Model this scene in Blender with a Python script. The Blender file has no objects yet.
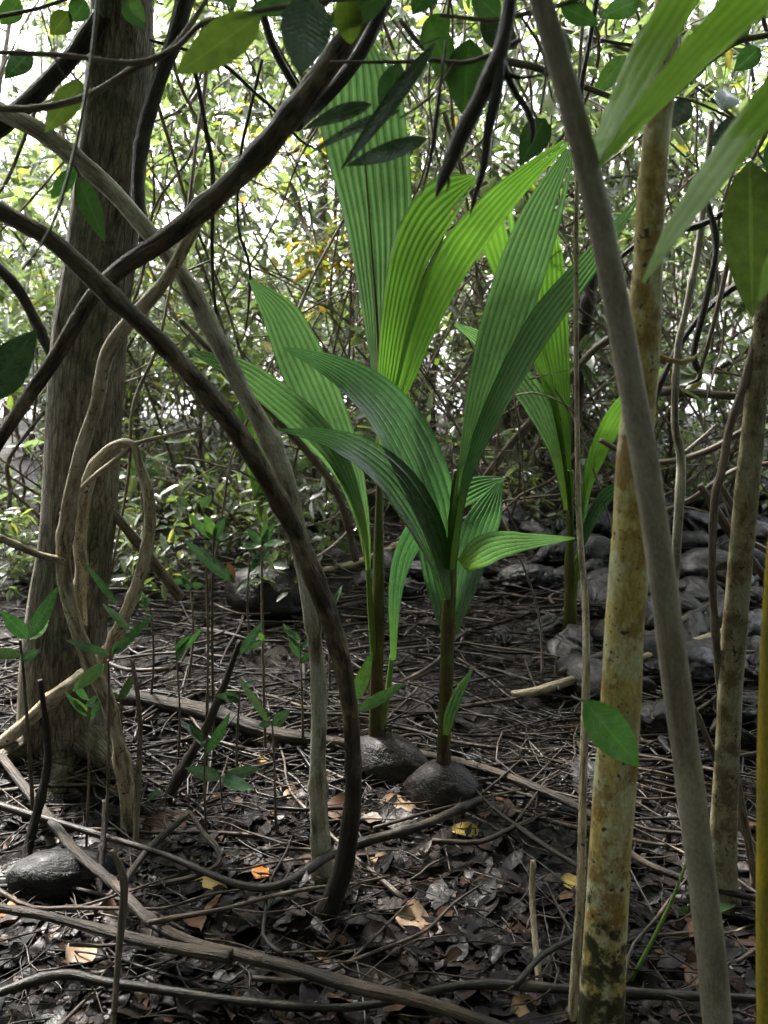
import bpy, math, random
from mathutils import Vector, Matrix, Euler, noise
R = random.Random(7)
sc = bpy.context.scene
COL = sc.collection
FPX, CAMH, PITCH = 900.0, 1.67, math.atan(212/900.0)
cp, sp = math.cos(PITCH), math.sin(PITCH)
V = Vector

# ------------------------------------------------------------------ terrain
def sstep(a, b, x):
    t = min(1, max(0, (x-a)/(b-a))); return t*t*(3-2*t)
def gz(x, y, fine=True):
    s = 0.11*(min(y, 8.0)-3.0) if y > 3 else 0.0
    if y > 8: s = 0.55 - 0.95*sstep(8.6, 13.0, y)
    z = s + 0.05*noise.noise(V((x*0.9, y*0.9, 3.1)))*min(1, 12/max(y, 1))
    z += 0.085*math.exp(-((x+0.23)**2+(y-2.14)**2)/0.014)      # mud mound at the foot of the vine
    z += 0.09*math.exp(-((x-0.16)**2+(y-3.35)**2)/0.03)
    if fine:
        z += 0.030*noise.noise(V((x*5, y*5, 1.7))) + 0.016*noise.noise(V((x*14, y*14, 5.7)))
    return z

# pixel of the photograph + real distance -> point of the place
def ray(px, py):
    a, b = (px-384)/FPX, -(py-512)/FPX
    return V((a, cp+b*sp, -sp+b*cp))
SC = [1.0]
def P(px, py, Y, k=None):
    Y = Y*(SC[0] if k is None else k)
    d = ray(px, py); t = Y/d.y
    return V((d.x*t, Y, CAMH+d.z*t))
def GY(px, py):
    d = ray(px, py)
    if d.z >= -0.02: return 12.0
    Y = 3.0
    lo, hi = 0.5, 9.5
    for _ in range(40):
        m = (lo+hi)/2; t = m/d.y
        if CAMH+d.z*t > gz(d.x*t, m, False): lo = m
        else: hi = m
    return lo
def G(px, py):
    Y = GY(px, py); p = P(px, py, Y, 1.0); p.z = gz(p.x, p.y); return p
def S(p): return (p.y*cp-(p.z-CAMH)*sp)/FPX       # metres per pixel at p

# ------------------------------------------------------------------ mesh builder
def cr(pts, n):
    pts = [tuple(p) for p in pts]
    if len(pts) == 2: pts = [pts[0], tuple((a+b)/2 for a, b in zip(*pts)), pts[1]]
    k = len(pts)-1; out = []
    for i in range(n):
        t = i/(n-1)*k; s = min(int(t), k-1); f = t-s
        p0 = pts[max(s-1, 0)]; p1 = pts[s]; p2 = pts[s+1]; p3 = pts[min(s+2, k)]
        out.append(tuple(0.5*((2*b)+(-a+c)*f+(2*a-5*b+4*c-d)*f*f+(-a+3*b-3*c+d)*f**3) for a, b, c, d in zip(p0, p1, p2, p3)))
    return out

class MB:
    def __init__(s): s.v, s.f, s.tc, s.rn = [], [], [], []
    def add(s, v, tc=(0, 0, 0), rn=0.5):
        s.v.append(tuple(v)); s.tc.append(tuple(tc)); s.rn.append(rn); return len(s.v)-1
    def mesh(s, name, mat, origin=(0, 0, 0), smooth=True):
        m = bpy.data.meshes.new(name); o = V(origin)
        m.from_pydata([(a-o.x, b-o.y, c-o.z) for a, b, c in s.v], [], s.f)
        at = m.attributes.new('tc', 'FLOAT_VECTOR', 'POINT'); at.data.foreach_set('vector', [c for t in s.tc for c in t])
        at = m.attributes.new('rn', 'FLOAT', 'POINT'); at.data.foreach_set('value', s.rn)
        if smooth: m.polygons.foreach_set('use_smooth', [True]*len(m.polygons))
        m.materials.append(mat); m.update(); return m
    def build(s, name, mat, parent=None, origin=None, smooth=True):
        if origin is None: origin = parent['org'] if parent is not None and 'org' in parent else (0, 0, 0)
        if parent is not None and origin is None: origin = (0, 0, 0)
        o = bpy.data.objects.new(name, s.mesh(name, mat, origin, smooth)); COL.objects.link(o)
        if parent is None: o.location = origin
        else: o.parent = parent
        return o
    def tube(s, pts, rad, seg=10, n=None, knob=0.10, rn=0.5, oval=0.0, cap=True):
        """pts: list of points, rad: list of radii; smooth swept tube with an uneven surface"""
        L = sum((V(pts[i+1])-V(pts[i])).length for i in range(len(pts)-1))
        if n is None: n = max(5, min(170, int(L/0.018)))
        q = cr([tuple(p)+(r,) for p, r in zip(pts, rad)], n)
        sd = R.random()*100; prev = None; rings = []; al = 0
        c = [V(a[:3]) for a in q]
        kn = [(R.uniform(0, L), R.uniform(.10, .28)) for _ in range(int(L/.22))] if knob >= .12 and max(rad) > .006 else []
        for i in range(n):
            t = (c[min(i+1, n-1)]-c[max(i-1, 0)]); t = t.normalized() if t.length > 1e-7 else V((0, 0, 1))
            if prev is None: a = t.orthogonal().normalized()
            else: a = (prev-t*prev.dot(t)).normalized()
            prev = a; b = t.cross(a)
            if i: al += (c[i]-c[i-1]).length
            r0 = max(q[i][3], 1e-4)*(1+knob*noise.noise(V((al*9/ max(1, r0s(q[i][3])), sd, 0))))
            for ak, hk in kn: r0 *= 1+hk*math.exp(-((al-ak)/max(.016, r0*.9))**2)
            ring = []
            for k in range(seg):
                an = 2*math.pi*k/seg; ca, sa = math.cos(an), math.sin(an)
                r = r0*(1+knob*1.2*noise.noise(V((ca*1.2+sd, sa*1.2, al*6)))+oval*math.cos(2*an))
                ring.append(s.add(c[i]+a*(ca*r)+b*(sa*r), (ca*r0, sa*r0, al), rn))
            rings.append(ring)
        for i in range(n-1):
            for k in range(seg):
                s.f.append((rings[i][k], rings[i][(k+1) % seg], rings[i+1][(k+1) % seg], rings[i+1][k]))
        if cap: s.f.append(tuple(reversed(rings[0]))); s.f.append(tuple(rings[-1]))
        return c
    def leaf(s, base, d, up, ln, w, rows=5, bend=0.25, fold=0.25, rn=None, shape=0.8, wave=0.0):
        """a broad leaf: base point, direction, upper side, length, full width"""
        rn = R.random() if rn is None else rn
        d = V(d).normalized(); up = V(up); up = (up-d*up.dot(d))
        up = up.normalized() if up.length > 1e-5 else d.orthogonal().normalized()
        sd = d.cross(up); base = V(base); ids = []
        ph = R.random()*9
        for i in range(rows+1):
            t = i/rows
            wd = w/2*(math.sin(math.pi*t**shape)**0.85 if 0 < t < 1 else 0.02)
            z = -bend*ln*t*t
            ctr = base+d*(ln*(t-0.25*abs(bend)*t*t))+up*z
            wv = wave*w*math.sin(t*9+ph)
            ids.append((s.add(ctr-sd*wd+up*(fold*wd+wv), (-1, t, ln), rn), s.add(ctr, (0, t, ln), rn), s.add(ctr+sd*wd+up*(fold*wd-wv*0.7), (1, t, ln), rn)))
        for i in range(rows):
            a, b = ids[i], ids[i+1]
            s.f.append((a[0], a[1], b[1], b[0])); s.f.append((a[1], a[2], b[2], b[1]))
    def tri_leaf(s, base, d, up, ln, w, rn=None):
        rn = R.random() if rn is None else rn
        d = d.normalized(); sd = d.cross(up)
        if sd.length < 1e-4: sd = d.orthogonal()
        sd.normalize(); u = sd.cross(d)
        a = s.add(base, (0, 0, ln), rn); b = s.add(base+d*ln*.3-sd*w*.42+u*w*.1, (-1, .3, ln), rn); c = s.add(base+d*ln*.7-sd*w*.36, (-1, .7, ln), rn)
        e = s.add(base+d*ln-u*ln*.12, (0, 1, ln), rn); f = s.add(base+d*ln*.7+sd*w*.36, (1, .7, ln), rn); g = s.add(base+d*ln*.3+sd*w*.42+u*w*.1, (1, .3, ln), rn)
        m = s.add(base+d*ln*.5-u*w*.08, (0, .5, ln), rn)
        s.f += [(a, m, b), (b, m, c), (c, m, e), (e, m, f), (f, m, g), (g, m, a)]
    def sheet(s, L, Rr, n=44, pleats=9, amp=0.5, bulge=0.0, rn=0.5, tipcut=0, slits=1):
        """a pleated palm blade between two edge curves"""
        l = [V(a) for a in cr(L, n)]; r = [V(a) for a in cr(Rr, n)]
        m = pleats*2; rows = []; 
        for i in range(n):
            c = (l[i]+r[i])/2; t = (((l[min(i+1, n-1)]+r[min(i+1, n-1)])-(l[max(i-1, 0)]+r[max(i-1, 0)]))); ac = r[i]-l[i]
            nn = ac.cross(t); nn = nn.normalized() if nn.length > 1e-9 else V((0, -1, 0))
            w = ac.length; row = []
            for k in range(m+1):
                u = k/m; off = (amp*w/m*(0.5 if k % 2 else -0.5)) + bulge*w*(1-(2*u-1)**2)
                row.append(s.add(l[i]+ac*u+nn*off+nn*0.002*noise.noise(V((u*3, i*.3, rn*50))), (u*pleats, i/(n-1), 0), rn))
            rows.append(row)
        slit = {R.randrange(2, m-2): R.uniform(.86, .95) for _ in range(slits)} if m > 6 else {}
        for i in range(n-1):
            for k in range(m):
              if not (k in slit and i/(n-1) > slit[k]): s.f.append((rows[i][k], rows[i][k+1], rows[i+1][k+1], rows[i+1][k]))
def r0s(r): return max(0.6, min(3, r*40))

# ------------------------------------------------------------------ scene graph helpers
def tag(o, label=None, cat=None, group=None, kind=None):
    if label: o['label'] = label
    if cat: o['category'] = cat
    if group: o['group'] = group
    if kind: o['kind'] = kind
    return o
def empty(name, loc, label, cat, group=None):
    o = bpy.data.objects.new(name, None); COL.objects.link(o); o.location = loc; o.empty_display_size = 0.1
    o['org'] = tuple(loc); return tag(o, label, cat, group)
def copy_tree(o, parent=None):
    c = o.copy(); COL.objects.link(c)
    if parent is not None: c.parent = parent
    for ch in list(o.children): copy_tree(ch, c)
    return c

# ------------------------------------------------------------------ materials
def nt(name):
    m = bpy.data.materials.new(name); m.use_nodes = True; t = m.node_tree; t.nodes.clear()
    out = t.nodes.new('ShaderNodeOutputMaterial'); return m, t, out
def N(t, k, **kw):
    n = t.nodes.new('ShaderNode'+k)
    for a, b in kw.items():
        if a in n.inputs: n.inputs[a].default_value = b
        else: setattr(n, a, b)
    return n
def ramp(t, fac, stops, interp='LINEAR'):
    r = t.nodes.new('ShaderNodeValToRGB'); r.color_ramp.interpolation = interp; e = r.color_ramp.elements
    while len(e) < len(stops): e.new(0.5)
    for i, (p, c) in enumerate(stops):
        e[i].position = p; e[i].color = (c, c, c, 1) if isinstance(c, (int, float)) else tuple(c)+(1,)
    t.links.new(fac, r.inputs[0]); return r.outputs[0]
def mixc(t, fac, a, b, mode='MIX'):
    n = t.nodes.new('ShaderNodeMix'); n.data_type = 'RGBA'; n.blend_type = mode
    for k, val in ((0, fac), (6, a), (7, b)):
        sock = n.inputs[k]
        if isinstance(val, (int, float)): sock.default_value = val if k == 0 else (val, val, val, 1)
        elif isinstance(val, (tuple, list)): sock.default_value = tuple(val)+(1,)
        else: t.links.new(val, sock)
    return n.outputs[2]
def attr(t, name): n = t.nodes.new('ShaderNodeAttribute'); n.attribute_name = name; return n
def math_(t, op, a, b=0.0):
    n = t.nodes.new('ShaderNodeMath'); n.operation = op
    for i, v in ((0, a), (1, b)):
        if isinstance(v, (int, float)): n.inputs[i].default_value = v
        else: t.links.new(v, n.inputs[i])
    return n.outputs[0]
def noise_(t, vec, scale, detail=4, rough=0.6, map_scale=None, dist=0.0):
    if map_scale:
        mp = N(t, 'Mapping'); mp.inputs['Scale'].default_value = map_scale; t.links.new(vec, mp.inputs[0]); vec = mp.outputs[0]
    n = N(t, 'TexNoise', Scale=scale, Detail=detail, Roughness=rough, Distortion=dist); t.links.new(vec, n.inputs['Vector']); return n.outputs['Fac']
def objvar(t, lo=0.75, hi=1.25):
    oi = N(t, 'ObjectInfo'); mr = N(t, 'MapRange'); mr.inputs['To Min'].default_value = lo; mr.inputs['To Max'].default_value = hi
    t.links.new(oi.outputs['Random'], mr.inputs['Value']); return mr.outputs['Result']
def bump(t, h, strength=0.5, dist=0.01):
    b = N(t, 'Bump', Strength=strength, Distance=dist); t.links.new(h, b.inputs['Height']); return b.outputs[0]

def bark(name, c1, c2, c3=None, c4=None, grain=60, along=0.12, rough=0.75, blot=14, spots=None, bstr=0.7, bd=0.004, vary=True, low=0.42, high=0.6, wet=None, spotth=0.30, cracks=0):
    m, t, out = nt(name); p = N(t, 'BsdfPrincipled')
    tc = attr(t, 'tc').outputs['Vector']
    g = noise_(t, tc, grain, 5, 0.65, (1, 1, along), 0.6)
    col = ramp(t, g, [(0.38, c1), (0.60, c2)])
    if c3:
        b = noise_(t, tc, blot, 4, 0.6, (1, 1, 0.45)); col = mixc(t, ramp(t, b, [(low, 0.0), (high, 1.0)]), col, c3)
    if c4:
        tx = N(t, 'TexCoord').outputs['Object']
        b2 = noise_(t, tx, blot*0.55, 5, 0.7); col = mixc(t, ramp(t, b2, [(0.5, 0.0), (0.58, 0.85)]), col, c4)
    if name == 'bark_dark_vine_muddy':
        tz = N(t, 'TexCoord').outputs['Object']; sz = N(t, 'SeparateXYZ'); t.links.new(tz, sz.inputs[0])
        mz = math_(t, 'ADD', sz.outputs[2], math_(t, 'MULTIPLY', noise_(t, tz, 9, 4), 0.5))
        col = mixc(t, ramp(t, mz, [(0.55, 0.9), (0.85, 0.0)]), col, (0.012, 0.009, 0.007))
    if cracks:
        vo = N(t, 'TexVoronoi', Scale=cracks); vo.feature = 'DISTANCE_TO_EDGE'; mpv = N(t, 'Mapping'); mpv.inputs['Scale'].default_value = (1, 1, 0.16); t.links.new(tc, mpv.inputs[0])
        dn = N(t, 'TexNoise', Scale=cracks*.6); t.links.new(mpv.outputs[0], dn.inputs['Vector']); va = N(t, 'VectorMath', operation='MULTIPLY_ADD'); t.links.new(dn.outputs['Color'], va.inputs[0]); va.inputs[1].default_value = (.03,)*3; t.links.new(mpv.outputs[0], va.inputs[2]); t.links.new(va.outputs[0], vo.inputs['Vector'])
        ck = ramp(t, vo.outputs['Distance'], [(0.0, 0.0), (0.16, 1.0)]); col = mixc(t, 1.0, col, ramp(t, ck, [(0, 0.5), (1, 1.0)]), 'MULTIPLY'); g = math_(t, 'ADD', g, math_(t, 'MULTIPLY', ck, 0.25))
    if name == 'bark_mottled_yellow':
        tz = N(t, 'TexCoord').outputs['Object']; sz = N(t, 'SeparateXYZ'); t.links.new(tz, sz.inputs[0])
        st = noise_(t, tz, 17, 5, 0.65); zz = math_(t, 'MULTIPLY', math_(t, 'SUBTRACT', 0.42, sz.outputs[2]), 0.55); zz = math_(t, 'MINIMUM', math_(t, 'MAXIMUM', zz, -0.1), 0.16)
        col = mixc(t, ramp(t, math_(t, 'ADD', st, zz), [(0.55, 0.0), (0.63, 0.95)]), col, (0.022, 0.022, 0.010))
        col = mixc(t, ramp(t, noise_(t, tz, 11, 4, 0.6, (1, 1, .6)), [(0.60, 0.0), (0.66, 0.6)]), col, (0.10, 0.13, 0.085))
    fine = noise_(t, tc, 240, 3, 0.7, (1, 1, 0.4))
    col = mixc(t, 1.0, col, ramp(t, fine, [(0.3, 0.62), (0.7, 1.15)]), 'MULTIPLY')
    if spots:
        n1_ = noise_(t, tc, spots[1]*1.9, 3, 0.55, (1, 1, 0.9)); n2_ = noise_(t, tc, spots[1]*0.35, 3, 0.6)
        dd = math_(t, 'ADD', n1_, math_(t, 'MULTIPLY', math_(t, 'SUBTRACT', n2_, 0.5), 0.5))
        col = mixc(t, ramp(t, dd, [(0.65, 0.0), (0.69, 0.95)]), col, spots[0])
    if name == 'dark_twig_litter': col = mixc(t, 1.0, col, ramp(t, attr(t, 'rn').outputs['Fac'], [(0, 0.25), (0.6, 0.9), (0.85, 2.0), (1, 4.5)]), 'MULTIPLY')
    if vary:
        vv = N(t, 'HueSaturation'); t.links.new(objvar(t, *((0.6, 1.25) if vary is True else vary)), vv.inputs['Value']); t.links.new(col, vv.inputs['Color']); col = vv.outputs[0]
    t.links.new(col, p.inputs['Base Color'])
    t.links.new(ramp(t, g, [(0.3, rough), (0.7, max(0.2, rough-0.25))]), p.inputs['Roughness'])
    p.inputs['Specular IOR Level'].default_value = 0.28
    hh = math_(t, 'ADD', g, math_(t, 'MULTIPLY', fine, 0.35))
    t.links.new(bump(t, hh, min(1, bstr*1.25), bd*3), p.inputs['Normal'])
    t.links.new(p.outputs[0], out.inputs[0]); return m

def leafmat(name, stops, rough=0.35, trans=0.35, tcol=None, veins=True, spec=0.5, vary=(0.75, 1.2), wetb=0.25, vein_dark=0.8):
    m, t, out = nt(name); p = N(t, 'BsdfPrincipled')
    rn = attr(t, 'rn').outputs['Fac']; tc = attr(t, 'tc').outputs['Vector']
    col = ramp(t, rn, stops)
    tx = N(t, 'TexCoord').outputs['Object']; n1 = noise_(t, tx, 45, 3)
    col = mixc(t, 1.0, col, ramp(t, n1, [(0.3, 0.72), (0.7, 1.15)]), 'MULTIPLY')
    h = n1
    if veins:
        s = N(t, 'SeparateXYZ'); t.links.new(tc, s.inputs[0])
        ax = math_(t, 'ABSOLUTE', s.outputs[0]); mid = math_(t, 'LESS_THAN', ax, 0.07)
        col = mixc(t, math_(t, 'MULTIPLY', mid, 0.22), col, tuple(min(1, c*1.9+0.02) for c in stops[-1][1]))
        w = math_(t, 'SINE', math_(t, 'MULTIPLY', math_(t, 'SUBTRACT', s.outputs[1], math_(t, 'MULTIPLY', ax, 0.16)), 95))
        h = math_(t, 'ADD', math_(t, 'MULTIPLY', w, 0.05), n1)
    vv = N(t, 'HueSaturation'); t.links.new(objvar(t, *vary), vv.inputs['Value']); t.links.new(col, vv.inputs['Color']); col = vv.outputs[0]
    t.links.new(col, p.inputs['Base Color']); p.inputs['Roughness'].default_value = rough; p.inputs['Specular IOR Level'].default_value = spec
    t.links.new(ramp(t, noise_(t, tx, 30, 2), [(0.4, rough), (0.65, rough+0.25)]), p.inputs['Roughness'])
    t.links.new(bump(t, h, wetb, 0.004), p.inputs['Normal'])
    if trans > 0:
        tr = N(t, 'BsdfTranslucent'); tcx = mixc(t, 1.0, col, tcol or (1.9, 2.1, 0.9), 'MULTIPLY'); t.links.new(tcx, tr.inputs[0])
        mx = N(t, 'MixShader'); mx.inputs[0].default_value = trans
        t.links.new(p.outputs[0], mx.inputs[1]); t.links.new(tr.outputs[0], mx.inputs[2]); t.links.new(mx.outputs[0], out.inputs[0])
    else: t.links.new(p.outputs[0], out.inputs[0])
    return m

def palmmat(name, cdark, clight, rough=0.3, trans=0.45, base=None, tmul=(2.2, 2.4, 0.8), drops=0.5, coat=0.25):
    m, t, out = nt(name); p = N(t, 'BsdfPrincipled')
    tc = attr(t, 'tc').outputs['Vector']; s = N(t, 'SeparateXYZ'); t.links.new(tc, s.inputs[0])
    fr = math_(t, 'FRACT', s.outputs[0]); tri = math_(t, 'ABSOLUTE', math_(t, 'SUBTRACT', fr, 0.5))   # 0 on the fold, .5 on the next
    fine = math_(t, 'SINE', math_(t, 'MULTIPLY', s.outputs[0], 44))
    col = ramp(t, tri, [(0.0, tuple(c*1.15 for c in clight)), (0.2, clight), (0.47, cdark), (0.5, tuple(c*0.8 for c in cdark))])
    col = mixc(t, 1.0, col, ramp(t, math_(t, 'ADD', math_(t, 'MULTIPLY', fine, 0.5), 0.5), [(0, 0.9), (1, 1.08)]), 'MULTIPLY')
    tx = N(t, 'TexCoord').outputs['Object']
    col = mixc(t, 1.0, col, ramp(t, noise_(t, tx, 9, 4), [(0.3, 0.8), (0.7, 1.15)]), 'MULTIPLY')
    col = mixc(t, ramp(t, noise_(t, tx, 42, 5, 0.75), [(0.66, 0.0), (0.74, 0.7)]), col, (0.10, 0.11, 0.03))
    p.inputs['Coat Weight'].default_value = coat; p.inputs['Coat Roughness'].default_value = 0.2
    if base: col = mixc(t, ramp(t, s.outputs[1], [(0.0, 1.0), (0.3, 0.0)]), col, base)
    tipm = math_(t, 'ADD', s.outputs[1], math_(t, 'MULTIPLY', noise_(t, tc, 2.5, 3), 0.10)); col = mixc(t, ramp(t, tipm, [(1.03, 0.0), (1.05, 0.7)]), col, (0.10, 0.06, 0.025))
    t.links.new(col, p.inputs['Base Color'])
    dr = noise_(t, tx, 150, 2, 0.5)
    t.links.new(ramp(t, noise_(t, tc, 3.0, 3, 0.6, (2.0, 9, 1)), [(0.42, rough), (0.62, rough+0.22)]), p.inputs['Roughness'])
    hh = math_(t, 'ADD', math_(t, 'MULTIPLY', fine, 0.14), math_(t, 'MULTIPLY', dr, drops))
    bn = bump(t, hh, 0.45, 0.004); t.links.new(bn, p.inputs['Normal']); t.links.new(bn, p.inputs['Coat Normal'])
    tr = N(t, 'BsdfTranslucent'); t.links.new(mixc(t, 1.0, col, tmul, 'MULTIPLY'), tr.inputs[0])
    mx = N(t, 'MixShader'); mx.inputs[0].default_value = trans
    t.links.new(p.outputs[0], mx.inputs[1]); t.links.new(tr.outputs[0], mx.inputs[2]); t.links.new(mx.outputs[0], out.inputs[0])
    return m

M = {}
M['bigtrunk'] = bark('bark_grey_brown', (0.07, 0.052, 0.038), (0.33, 0.26, 0.195), (0.33, 0.285, 0.215), (0.14, 0.145, 0.09), grain=40, along=0.2, blot=12, cracks=60, rough=0.85, bstr=0.9, bd=0.012, vary=False)
M['vine'] = bark('bark_dark_vine', (0.010, 0.007, 0.005), (0.10, 0.072, 0.042), (0.28, 0.23, 0.145), grain=62, along=0.16, blot=22, rough=0.7, bstr=0.8, bd=0.004, vary=False, low=0.5, high=0.72)
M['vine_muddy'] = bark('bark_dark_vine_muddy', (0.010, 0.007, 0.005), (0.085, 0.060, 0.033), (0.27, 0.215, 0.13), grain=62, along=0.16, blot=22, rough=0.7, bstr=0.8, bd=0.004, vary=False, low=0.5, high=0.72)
M['vine_black'] = bark('bark_wet_black', (0.007, 0.005, 0.004), (0.032, 0.023, 0.017), (0.07, 0.052, 0.03), grain=80, along=0.2, blot=14, rough=0.6, bstr=0.8, bd=0.004, low=0.55, high=0.75)
M['vine_pale'] = bark('bark_pale_tan', (0.14, 0.105, 0.065), (0.46, 0.39, 0.27), (0.54, 0.48, 0.36), grain=70, along=0.16, blot=16, rough=0.75, spots=((0.03, 0.02, 0.014), 48), spotth=0.42, bstr=0.7, vary=False, low=0.5, high=0.7)
M['lichen'] = bark('bark_pale_lichen', (0.06, 0.048, 0.032), (0.32, 0.285, 0.21), (0.40, 0.38, 0.31), grain=60, along=0.12, blot=16, rough=0.8, vary=False)
M['yellow'] = bark('bark_mottled_yellow', (0.27, 0.21, 0.065), (0.47, 0.39, 0.14), (0.47, 0.45, 0.27), (0.22, 0.13, 0.03), grain=30, along=0.4, blot=21, rough=0.7, spots=((0.018, 0.014, 0.008), 46), spotth=0.46, bstr=0.5, bd=0.003, vary=False, low=0.46, high=0.56)
M['yellow2'] = bark('bark_mottled_tan', (0.11, 0.085, 0.04), (0.26, 0.22, 0.12), (0.26, 0.25, 0.16), (0.09, 0.065, 0.03), grain=40, along=0.4, blot=24, rough=0.75, spots=((0.018, 0.013, 0.009), 55), spotth=0.48, bstr=0.5, bd=0.003, vary=False)
M['smooth'] = bark('bark_smooth_taupe', (0.15, 0.125, 0.09), (0.27, 0.235, 0.18), (0.33, 0.30, 0.24), grain=44, along=0.08, blot=14, rough=0.75, bstr=0.25, bd=0.002, vary=False)
M['gold'] = bark('stem_golden', (0.30, 0.21, 0.02), (0.46, 0.34, 0.03), (0.24, 0.20, 0.04), grain=30, along=0.05, blot=10, rough=0.5, bstr=0.2, bd=0.001, vary=False)
M['twig'] = bark('bark_thin_twig', (0.05, 0.038, 0.028), (0.17, 0.135, 0.10), (0.24, 0.21, 0.16), grain=130, along=0.08, blot=20, rough=0.7, bstr=0.5, bd=0.002, low=0.52, high=0.72)
M['backstem'] = bark('bark_background', (0.04, 0.03, 0.022), (0.20, 0.15, 0.11), (0.34, 0.29, 0.22), grain=80, along=0.1, blot=14, rough=0.75, bstr=0.5, bd=0.003, low=0.5, high=0.7)
M['stick'] = bark(vary=(0.25, 2.4), name='wet_stick', c1=(0.008, 0.006, 0.0045), c2=(0.050, 0.037, 0.027), c3=(0.20, 0.16, 0.115), grain=110, along=0.06, blot=14, rough=0.55, bstr=0.5, bd=0.002, low=0.5, high=0.74)
M['twiglit'] = bark('dark_twig_litter', (0.006, 0.0045, 0.0035), (0.035, 0.026, 0.020), (0.20, 0.165, 0.125), grain=60, along=0.05, blot=4, rough=0.5, bstr=0.4, bd=0.001, low=0.54, high=0.70)
M['log'] = bark('wet_log', (0.005, 0.004, 0.003), (0.024, 0.017, 0.012), (0.08, 0.058, 0.038), grain=80, along=0.06, blot=12, rough=0.6, bstr=0.8, bd=0.004, vary=False)
M['petiole'] = bark('petiole_green_brown', (0.045, 0.045, 0.012), (0.10, 0.13, 0.03), (0.07, 0.035, 0.015), grain=60, along=0.03, blot=10, rough=0.4, bstr=0.3, bd=0.001, vary=False, low=0.45, high=0.62)
M['petiole_g'] = bark('petiole_green', (0.07, 0.13, 0.02), (0.14, 0.24, 0.04), (0.12, 0.10, 0.03), grain=60, along=0.03, blot=10, rough=0.4, bstr=0.3, bd=0.001, vary=False, low=0.55, high=0.7)
M['rib'] = bark('midrib_brown', (0.07, 0.035, 0.012), (0.16, 0.10, 0.03), grain=60, along=0.03, rough=0.5, bstr=0.2, bd=0.001, vary=False)
g1, g2 = (0.030, 0.085, 0.022), (0.075, 0.17, 0.035)
M['leaf'] = leafmat('leaf_glossy_green', [(0, (0.022, 0.06, 0.02)), (0.5, (0.035, 0.085, 0.025)), (1, (0.06, 0.125, 0.03))], rough=0.22, trans=0.3, tcol=(1.4, 1.6, 0.8))
M['leaf_dark'] = leafmat('leaf_dark_wet', [(0, (0.015, 0.035, 0.020)), (1, (0.025, 0.06, 0.028))], rough=0.10, trans=0.10, wetb=0.7, spec=1.0)
M['leaf_bright'] = leafmat('leaf_bright', [(0, (0.05, 0.15, 0.025)), (1, (0.08, 0.22, 0.035))], rough=0.18, trans=0.3, tcol=(1.4, 1.5, 0.8), spec=0.6, wetb=0.9)
M['leaf_olive'] = leafmat('leaf_olive', [(0, (0.05, 0.08, 0.018)), (1, (0.08, 0.12, 0.025))], rough=0.4, trans=0.4, tcol=(1.5, 1.6, 0.8))
M['leaf_bg'] = leafmat('leaf_background', [(0, (0.07, 0.09, 0.072)), (0.45, (0.115, 0.145, 0.105)), (0.8, (0.14, 0.175, 0.105)), (0.93, (0.18, 0.25, 0.07)), (1, (0.30, 0.24, 0.09))], rough=0.14, spec=1.0, trans=0.40, veins=False, vary=(0.7, 1.35))
M['leaf_far'] = leafmat('leaf_far', [(0, (0.06, 0.085, 0.055)), (0.5, (0.10, 0.135, 0.08)), (0.9, (0.14, 0.185, 0.09)), (1, (0.25, 0.2, 0.07))], rough=0.3, trans=0.45, veins=False, vary=(0.9, 1.1))
M['leaf_young'] = leafmat('leaf_young', [(0, (0.025, 0.07, 0.03)), (0.7, (0.04, 0.11, 0.04)), (1, (0.08, 0.17, 0.04))], rough=0.12, trans=0.16, tcol=(1.4, 1.5, 0.8), spec=1.0, wetb=0.6)
M['litter'] = leafmat('leaf_litter', [(0, (0.003, 0.0025, 0.0025)), (0.6, (0.008, 0.006, 0.0055)), (0.88, (0.020, 0.012, 0.009)), (0.97, (0.055, 0.03, 0.018)), (1, (0.13, 0.075, 0.04))], rough=0.34, spec=0.13, trans=0.0, vary=(1, 1), wetb=0.9, veins=False)
def fallen(name, a, b): return leafmat(name, [(0, a), (1, b)], rough=0.4, trans=0.1, tcol=(1.5, 1.2, 0.8), vary=(0.9, 1.1))
M['f_yellow'] = fallen('fallen_yellow', (0.42, 0.27, 0.05), (0.60, 0.43, 0.13))
M['f_orange'] = fallen('fallen_orange', (0.36, 0.12, 0.02), (0.50, 0.20, 0.04))
M['f_tan'] = fallen('fallen_tan', (0.26, 0.17, 0.10), (0.40, 0.27, 0.18))
M['f_dark'] = fallen('sheath_brown', (0.03, 0.018, 0.010), (0.06, 0.038, 0.02))
M['f_brown'] = fallen('fallen_brown', (0.09, 0.045, 0.025), (0.15, 0.08, 0.045))
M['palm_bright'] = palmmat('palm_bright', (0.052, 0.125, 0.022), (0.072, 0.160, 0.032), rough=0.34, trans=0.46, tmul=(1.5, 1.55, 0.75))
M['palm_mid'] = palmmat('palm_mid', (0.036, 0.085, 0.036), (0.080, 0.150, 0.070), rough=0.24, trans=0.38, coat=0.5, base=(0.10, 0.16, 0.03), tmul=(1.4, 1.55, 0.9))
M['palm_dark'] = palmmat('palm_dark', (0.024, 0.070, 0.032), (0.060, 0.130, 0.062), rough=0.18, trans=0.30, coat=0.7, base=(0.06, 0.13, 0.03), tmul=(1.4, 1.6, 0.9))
M['palm_near'] = palmmat('palm_near', (0.11, 0.20, 0.035), (0.14, 0.25, 0.05), rough=0.35, trans=0.42, tmul=(1.4, 1.5, 0.7))

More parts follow.
